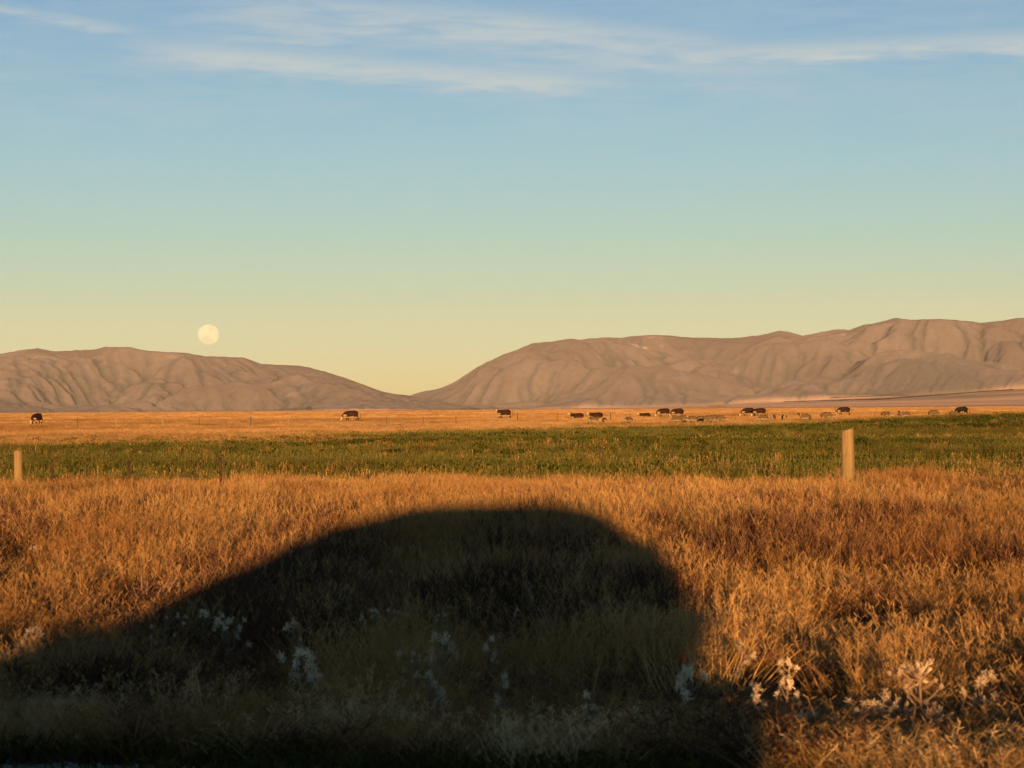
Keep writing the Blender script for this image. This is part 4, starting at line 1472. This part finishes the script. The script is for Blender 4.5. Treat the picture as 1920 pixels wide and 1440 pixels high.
def dock(px, py, hgt, label, seed, n=5):
    r = random.Random(seed)
    hgt *= 0.72
    bx, by = on_ground(px, py, hgt * 0.9)
    t = tag(empty('dock_plant', (bx, by, tz(bx, by))), label, 'weed', 'dark dock stalks in the roadside grass')
    for k_ in range(n):
        V, F = [], []
        a = r.uniform(0, 6.28); ln = r.uniform(.05, .30); h = hgt * r.uniform(.65, 1)
        P = [(math.cos(a) * ln * u * u, math.sin(a) * ln * u * u, h * u - .03) for u in (0, .35, .7, 1)]
        tube(V, F, P, [0.006, 0.005, 0.004, 0.003], 5)
        st = link_mesh('stalk', pydata('stalk', V, F), M_stem, t)
        V, F = [], []
        for _ in range(60):
            u = r.uniform(.4, 1)
            c = Vector((math.cos(a) * ln * u * u, math.sin(a) * ln * u * u, h * u - .03)) + Vector((r.gauss(0, .022), r.gauss(0, .022), r.gauss(0, .012))) * (1.3 - u * .6)
            d = Vector((r.gauss(0, 1), r.gauss(0, 1), r.gauss(0, 1))).normalized() * r.uniform(.006, .013)
            e = d.orthogonal().normalized() * d.length
            i = len(V)
            V += [tuple(c - d), tuple(c + e * .7), tuple(c + d), tuple(c - e * .7)]
            F.append((i, i + 1, i + 2, i + 3))
        tag(link_mesh('seed_spike', pydata('seed_spike', V, F), M_dock, st), kind='stuff')


dock(270, 1085, 0.80, 'dark purple brown dock plant rising in front of sunlit grass at the shadow edge', 1, 7)
dock(235, 1140, 0.66, 'shorter dark dock plant just left of the tallest one', 2, 6)
dock(328, 1080, 0.72, 'slim dark dock plant just right of the tallest one', 3, 4)
dock(395, 980, 0.6, 'greyish dock plant in the sunlit grass above the bonnet shadow', 4, 6)
dock(115, 965, 0.6, 'small dark dock plant alone in the sunlit grass at the left', 5, 4)
dock(1310, 1105, 0.66, 'dark dock plant standing at the rear end of the car shadow', 6, 7)
dock(1690, 1140, 0.62, 'dark dock plant between two lit tussocks at the right', 7, 6)


# ---------------------------------------------------------------- far trees along the foot of the hills
M_leafdark = blade_material('far_foliage', [(0.035, 0.045, 0.025), (0.055, 0.065, 0.035), (0.085, 0.09, 0.05)], (0.05, 0.055, 0.03), 0.05, 0.15)
M_belt = blade_material('belt_foliage', [(0.050, 0.056, 0.046), (0.070, 0.078, 0.062), (0.09, 0.098, 0.08)], (0.06, 0.066, 0.052), 0.05, 0.15)
M_bark = flat_mat('bark', (0.10, 0.075, 0.05), 0.95)


def far_tree(px, d, hgt, wid, label, seed, base=None):
    r = random.Random(seed)
    ax, ay = at_dist(px, d)
    z = tz(ax, ay) if base is None else base
    t = tag(empty('tree', (ax, ay, z)), label, 'tree', 'far trees at the foot of the hills')
    V, F = [], []
    tube(V, F, [(0, 0, -.5), (0, 0, hgt * .5)], [hgt * .04, hgt * .02], 6)
    link_mesh('trunk', pydata('trunk', V, F), M_bark, t)
    V, F = leafy(420, wid / 2, hgt, hgt * 0.07, seed, hgt * .08)
    link_mesh('crown', pydata('crown', V, F), M_leafdark, t)


for i, (px, d, hp, wp, lab) in enumerate((
        (558, 3900, 7, 22, 'wide dark tree at the foot of the left hills, left one of two'),
        (579, 3900, 9, 13, 'rounder dark tree at the foot of the left hills, right one of two'),
        (868, 4000, 4, 24, 'low dark tree where the two ranges meet'),
        (923, 4000, 5, 28, 'wide dark tree behind the cow with raised head'),
        (1345, 4000, 6, 36, 'long low dark tree clump right of the sheep cluster at the foothills'),
        (1443, 4000, 3, 10, 'tiny dark tree on the pale slope above the overlapping cows'))):
    far_tree(px, d, hp * d / F_PX + 1.5, wp * d / F_PX, lab, 700 + i)


def hill_z(obj_name, ax, ay):
    o = bpy.data.objects[obj_name]
    hit, loc, *_ = o.ray_cast(Vector((ax, ay, 3000)), Vector((0, 0, -1)))
    return loc.z if hit else None


bpy.context.view_layer.update()


def shelterbelt(pxa, pya, pxb, pyb, wid, hgt, n, seed):
    """a far row of trees that reads as one dark mass"""
    r = random.Random(seed)
    o = bpy.data.objects['mountain_range']
    V, F = [], []
    for i in range(n):
        u = r.random()
        d = ray(pxa + (pxb - pxa) * u, pya + (pyb - pya) * u)
        hit, loc, *_ = o.ray_cast(Vector((0, 0, CAM_H)), d.normalized(), distance=12000)
        if not hit:
            continue
        v, f = leafy(26, wid * r.uniform(.5, 1), hgt * r.uniform(.6, 1.1), hgt * .22, seed * 1000 + i)
        b = len(V)
        V += [(p[0] + loc.x, p[1] + loc.y + r.uniform(-20, 20), p[2] + loc.z - .5) for p in v]
        F += [tuple(j + b for j in ff) for ff in f]
    if V:
        so = link_mesh('shelterbelt', pydata('shelterbelt', V, F), M_belt)
        tag(so, kind='stuff')


shelterbelt(1640, 750, 1900, 731, 14, 4.5, 260, 1)
shelterbelt(1470, 754, 1660, 749, 20, 4, 130, 2)
shelterbelt(1560, 746, 1700, 741, 22, 3.5, 100, 3)


# ---------------------------------------------------------------- moon
mm = bpy.data.materials.new('moon_surface')
mm.use_nodes = True
t = NT(mm.node_tree)
mm.node_tree.nodes.remove(mm.node_tree.nodes['Principled BSDF'])
em = t.n('ShaderNodeEmission')
oc = t.n('ShaderNodeTexCoord').outputs['Object']
nn = t.noise(t.mapping(oc, (0.006, 0.006, 0.006), (3.1, 0.4, 1.2)), 1.0, 3, 0.5, 0.3)
t.set(em.inputs['Color'], t.mix(t.smooth(nn, 0.44, 0.57), (0.97, 0.86, 0.45), (0.83, 0.72, 0.39)))
em.inputs['Strength'].default_value = 1.0 / 2 ** 1.9
t.t.links.new(em.outputs[0], t.t.nodes['Material Output'].inputs['Surface'])
MD = 42000.0
d = ray(391, 627).normalized()
bm = bmesh.new()
bmesh.ops.create_uvsphere(bm, u_segments=64, v_segments=32, radius=MD * 19.3 / F_PX)
me = bpy.data.meshes.new('moon')
bm.to_mesh(me); bm.free()
me.polygons.foreach_set('use_smooth', [True] * len(me.polygons))
moon = link_mesh('moon', me, mm)
moon.location = Vector((0, 0, CAM_H)) + d * MD
moon.scale = (1, 1, 0.965)
tag(moon, 'pale yellow full moon low in the sky over the left hills', 'moon')


# ---------------------------------------------------------------- the car on the road that throws the shadow
M_carpaint = flat_mat('car_paint', (0.30, 0.31, 0.33), 0.3, 0.5, 0.05, 2.0, 0.5)
M_glass = flat_mat('dark_glass', (0.012, 0.014, 0.016), 0.06, 0.0, 0.05, 2.0, 0.6)
M_tyre = flat_mat('tyre_rubber', (0.02, 0.02, 0.021), 0.85, 0, 0.2, 12)
M_rim = flat_mat('alloy_rim', (0.45, 0.45, 0.46), 0.35, 0.9, 0.1, 6)
M_trim = flat_mat('black_trim', (0.025, 0.025, 0.027), 0.6, 0, 0.1, 6)
M_lamp = flat_mat('clear_lamp', (0.62, 0.64, 0.66), 0.1, 0.2, 0.05, 6)
M_red = flat_mat('red_lamp', (0.35, 0.02, 0.02), 0.2, 0, 0.05, 6)

SIDE_Q = -0.35                                   # near flank of the car, behind the camera
CAR_W = 1.78
# side profile: s along the car (to the right of the view = rear), z of the top outline
PROFILE = [(-2.95, 0.42, 0.58), (-2.92, 0.30, 0.70), (-2.70, 0.24, 0.735), (-2.30, 0.22, 0.765), (-2.02, 0.22, 0.79), (-1.84, 0.22, 0.84), (-1.70, 0.22, 0.99), (-1.56, 0.22, 1.12), (-1.20, 0.22, 1.28),
           (-0.82, 0.22, 1.52), (-0.40, 0.22, 1.64), (0.10, 0.22, 1.695), (0.60, 0.22, 1.715), (0.96, 0.24, 1.707), (1.10, 0.44, 1.693), (1.22, 0.58, 1.675), (1.38, 0.735, 1.625), (1.49, 0.85, 1.55), (1.57, 0.96, 1.455), (1.605, 1.10, 1.34)]
BELT = 0.98


def car_point(s, lat, z):
    """s along the car, lat 0..1 from near flank to far flank"""
    return (s, -lat * CAR_W, z)


car = tag(empty('car', (NX * SIDE_Q, NY * SIDE_Q, 0.02), -RA), 'silver grey hatchback on the road, throwing the big shadow over the roadside grass', 'car')
V, F = [], []
NPC = 10
for s, zb, zt_ in PROFILE:
    belt = max(min(BELT, zt_ - 0.06), min(zb + 0.16, zt_ - 0.05))
    inset = 0.20 * max(0, min(1, (zt_ - BELT) / 0.6))       # the sides lean in above the belt line
    e = 0.10 if s < -2.9 or s > 1.58 else (0.05 if s < -2.6 or s > 1.50 else 0.0)
    ring = [(e + 0.06, zb), (e, zb + 0.12 if zb + 0.12 < belt else (zb + belt) / 2), (e + 0.005, belt), (e + inset * 0.85 + 0.01, max(belt + 0.01, zt_ - 0.10)), (e + inset + 0.10, zt_)]
    for a, z in ring:
        V.append((s, -a, z))
    for a, z in reversed(ring):
        V.append((s, -(CAR_W - a), z))
ns = len(PROFILE)
for i in range(ns - 1):
    for k_ in range(NPC):
        k2 = (k_ + 1) % NPC
        F.append((i * NPC + k_, i * NPC + k2, (i + 1) * NPC + k2, (i + 1) * NPC + k_))
F.append(tuple(range(NPC)))
F.append(tuple(reversed(range((ns - 1) * NPC, ns * NPC))))
bm = bmesh.new()
vs = [bm.verts.new(v) for v in V]
for f in F:
    bm.faces.new([vs[i] for i in f])
bmesh.ops.recalc_face_normals(bm, faces=bm.faces)
me = bpy.data.meshes.new('body')
bm.to_mesh(me); bm.free()
me.polygons.foreach_set('use_smooth', [True] * len(me.polygons))
body = link_mesh('body', me, M_carpaint, car)


def top_at(s):
    return float(np.interp(s, [p[0] for p in PROFILE], [p[2] for p in PROFILE]))


def side_pane(s0, s1, far):
    V, F = [], []
    n = 8
    for i in range(n + 1):
        s = s0 + (s1 - s0) * i / n
        t_ = top_at(s)
        inset = 0.20 * max(0, min(1, (t_ - BELT) / 0.6))
        zt_ = t_ - 0.115
        lo, hi = 0.005 - 0.004, inset * 0.85 + 0.01 - 0.004
        zl = BELT + 0.015
        if zt_ < zl + 0.02:
            zt_ = zl + 0.02
        for a, z in ((lo, zl), (hi, zt_)):
            V.append((s, -a if not far else -(CAR_W - a), z))
    F = [(2 * i, 2 * i + 2, 2 * i + 3, 2 * i + 1) for i in range(n)]
    link_mesh('side_window', pydata('side_window', V, F), M_glass, body)


for far in (False, True):
    for s0, s1 in ((-1.15, -0.28), (-0.18, 0.72), (0.82, 1.28)):
        side_pane(s0, s1, far)


def cross_pane(name, sl, lift, mat):
    V, F = [], []
    for s in sl:
        z = top_at(s) + lift
        V += [(s, -0.30, z), (s, -(CAR_W - 0.30), z)]
    F = [(2 * i, 2 * i + 1, 2 * i + 3, 2 * i + 2) for i in range(len(sl) - 1)]
    link_mesh(name, pydata(name, V, F), mat, body)


cross_pane('windscreen', (-1.50, -1.35, -1.20, -1.0, -0.86), 0.004, M_glass)
cross_pane('rear_window', (1.42, 1.48, 1.55), 0.005, M_glass)
for far in (False, True):
    sgn = (lambda a: -a) if not far else (lambda a: -(CAR_W - a))
    for s in (-2.15, 0.64):                                       # wheels
        y0 = sgn(0.11)
        V, F = [], []
        prof = [(-0.10, 0.21), (-0.105, 0.29), (-0.08, 0.325), (0.08, 0.325), (0.105, 0.29), (0.10, 0.21)]
        n = 28
        for k_ in range(n):
            an = 2 * math.pi * k_ / n
            for w, rd in prof:
                V.append((s + rd * math.cos(an), y0 + w, 0.305 + rd * math.sin(an)))
        m_ = len(prof)
        for k_ in range(n):
            for j in range(m_ - 1):
                a, b = k_ * m_ + j, ((k_ + 1) % n) * m_ + j
                F.append((a, b, b + 1, a + 1))
        wh = link_mesh('wheel', pydata('wheel', V, F, True), M_tyre, car)
        V, F = [], []
        yo = y0 + (0.085 if not far else -0.085)
        for k_ in range(10):                                      # spokes
            a0 = 2 * math.pi * k_ / 10
            for da in (-0.12, 0.12):
                V += [(s + 0.05 * math.cos(a0 + da * 2), yo, 0.305 + 0.05 * math.sin(a0 + da * 2)), (s + 0.215 * math.cos(a0 + da), yo - (0.01 if not far else -0.01), 0.305 + 0.215 * math.sin(a0 + da))]
            b = len(V) - 4
            F.append((b, b + 1, b + 3, b + 2))
        link_mesh('rim', pydata('rim', V, F), M_rim, wh)
    V, F = [], []                                                 # door mirror
    tube(V, F, [(-1.12, sgn(0.06), 1.05), (-1.12, sgn(-0.06), 1.06)], [0.03, 0.03], 6)
    ya, yb = sorted((sgn(-0.04), sgn(-0.20)))
    box(V, F, -1.20, -1.06, ya, yb, 0.99, 1.14)
    link_mesh('door_mirror', pydata('door_mirror', V, F), M_carpaint, car)
    for s in (-0.42, 0.52):
        V, F = [], []
        ya, yb = sorted((sgn(0.02), sgn(-0.025)))
        box(V, F, s, s + 0.17, ya, yb, 0.84, 0.87)
        link_mesh('door_handle', pydata('door_handle', V, F), M_trim, body)
    V, F = [], []
    ya, yb = sorted((sgn(0.14), sgn(0.48)))
    box(V, F, -2.965, -2.80, ya, yb, 0.58, 0.68)
    link_mesh('headlight', pydata('headlight', V, F), M_lamp, car)
    V, F = [], []
    ya, yb = sorted((sgn(0.09), sgn(0.32)))
    box(V, F, 1.42, 1.585, ya, yb, 1.14, 1.30)
    link_mesh('tail_light', pydata('tail_light', V, F), M_red, car)
for nm, s0, s1 in (('front_bumper', -3.0, -2.86), ('rear_bumper', 1.00, 1.10)):
    V, F = [], []
    box(V, F, s0, s1, -(CAR_W - 0.10), -0.10, 0.36, 0.54)
    link_mesh(nm, pydata(nm, V, F), M_trim, car)

# ---------------------------------------------------------------- air
HAZE = 1.4e-5
hm = bpy.data.materials.new('thin_haze')
hm.use_nodes = True
hn = hm.node_tree
hn.nodes.remove(hn.nodes['Principled BSDF'])
pv = hn.nodes.new('ShaderNodeVolumePrincipled')
pv.inputs['Color'].default_value = (0.86, 0.88, 0.92, 1)
pv.inputs['Density'].default_value = HAZE
pv.inputs['Anisotropy'].default_value = 0.0
hn.links.new(pv.outputs[0], hn.nodes['Material Output'].inputs['Volume'])
hm.cycles.homogeneous_volume = True
V, F = [], []
box(V, F, -13000, 13000, -300, 25000, -6, 1100)
hz = link_mesh('haze', pydata('haze', V, F), hm)
tag(hz, kind='stuff')
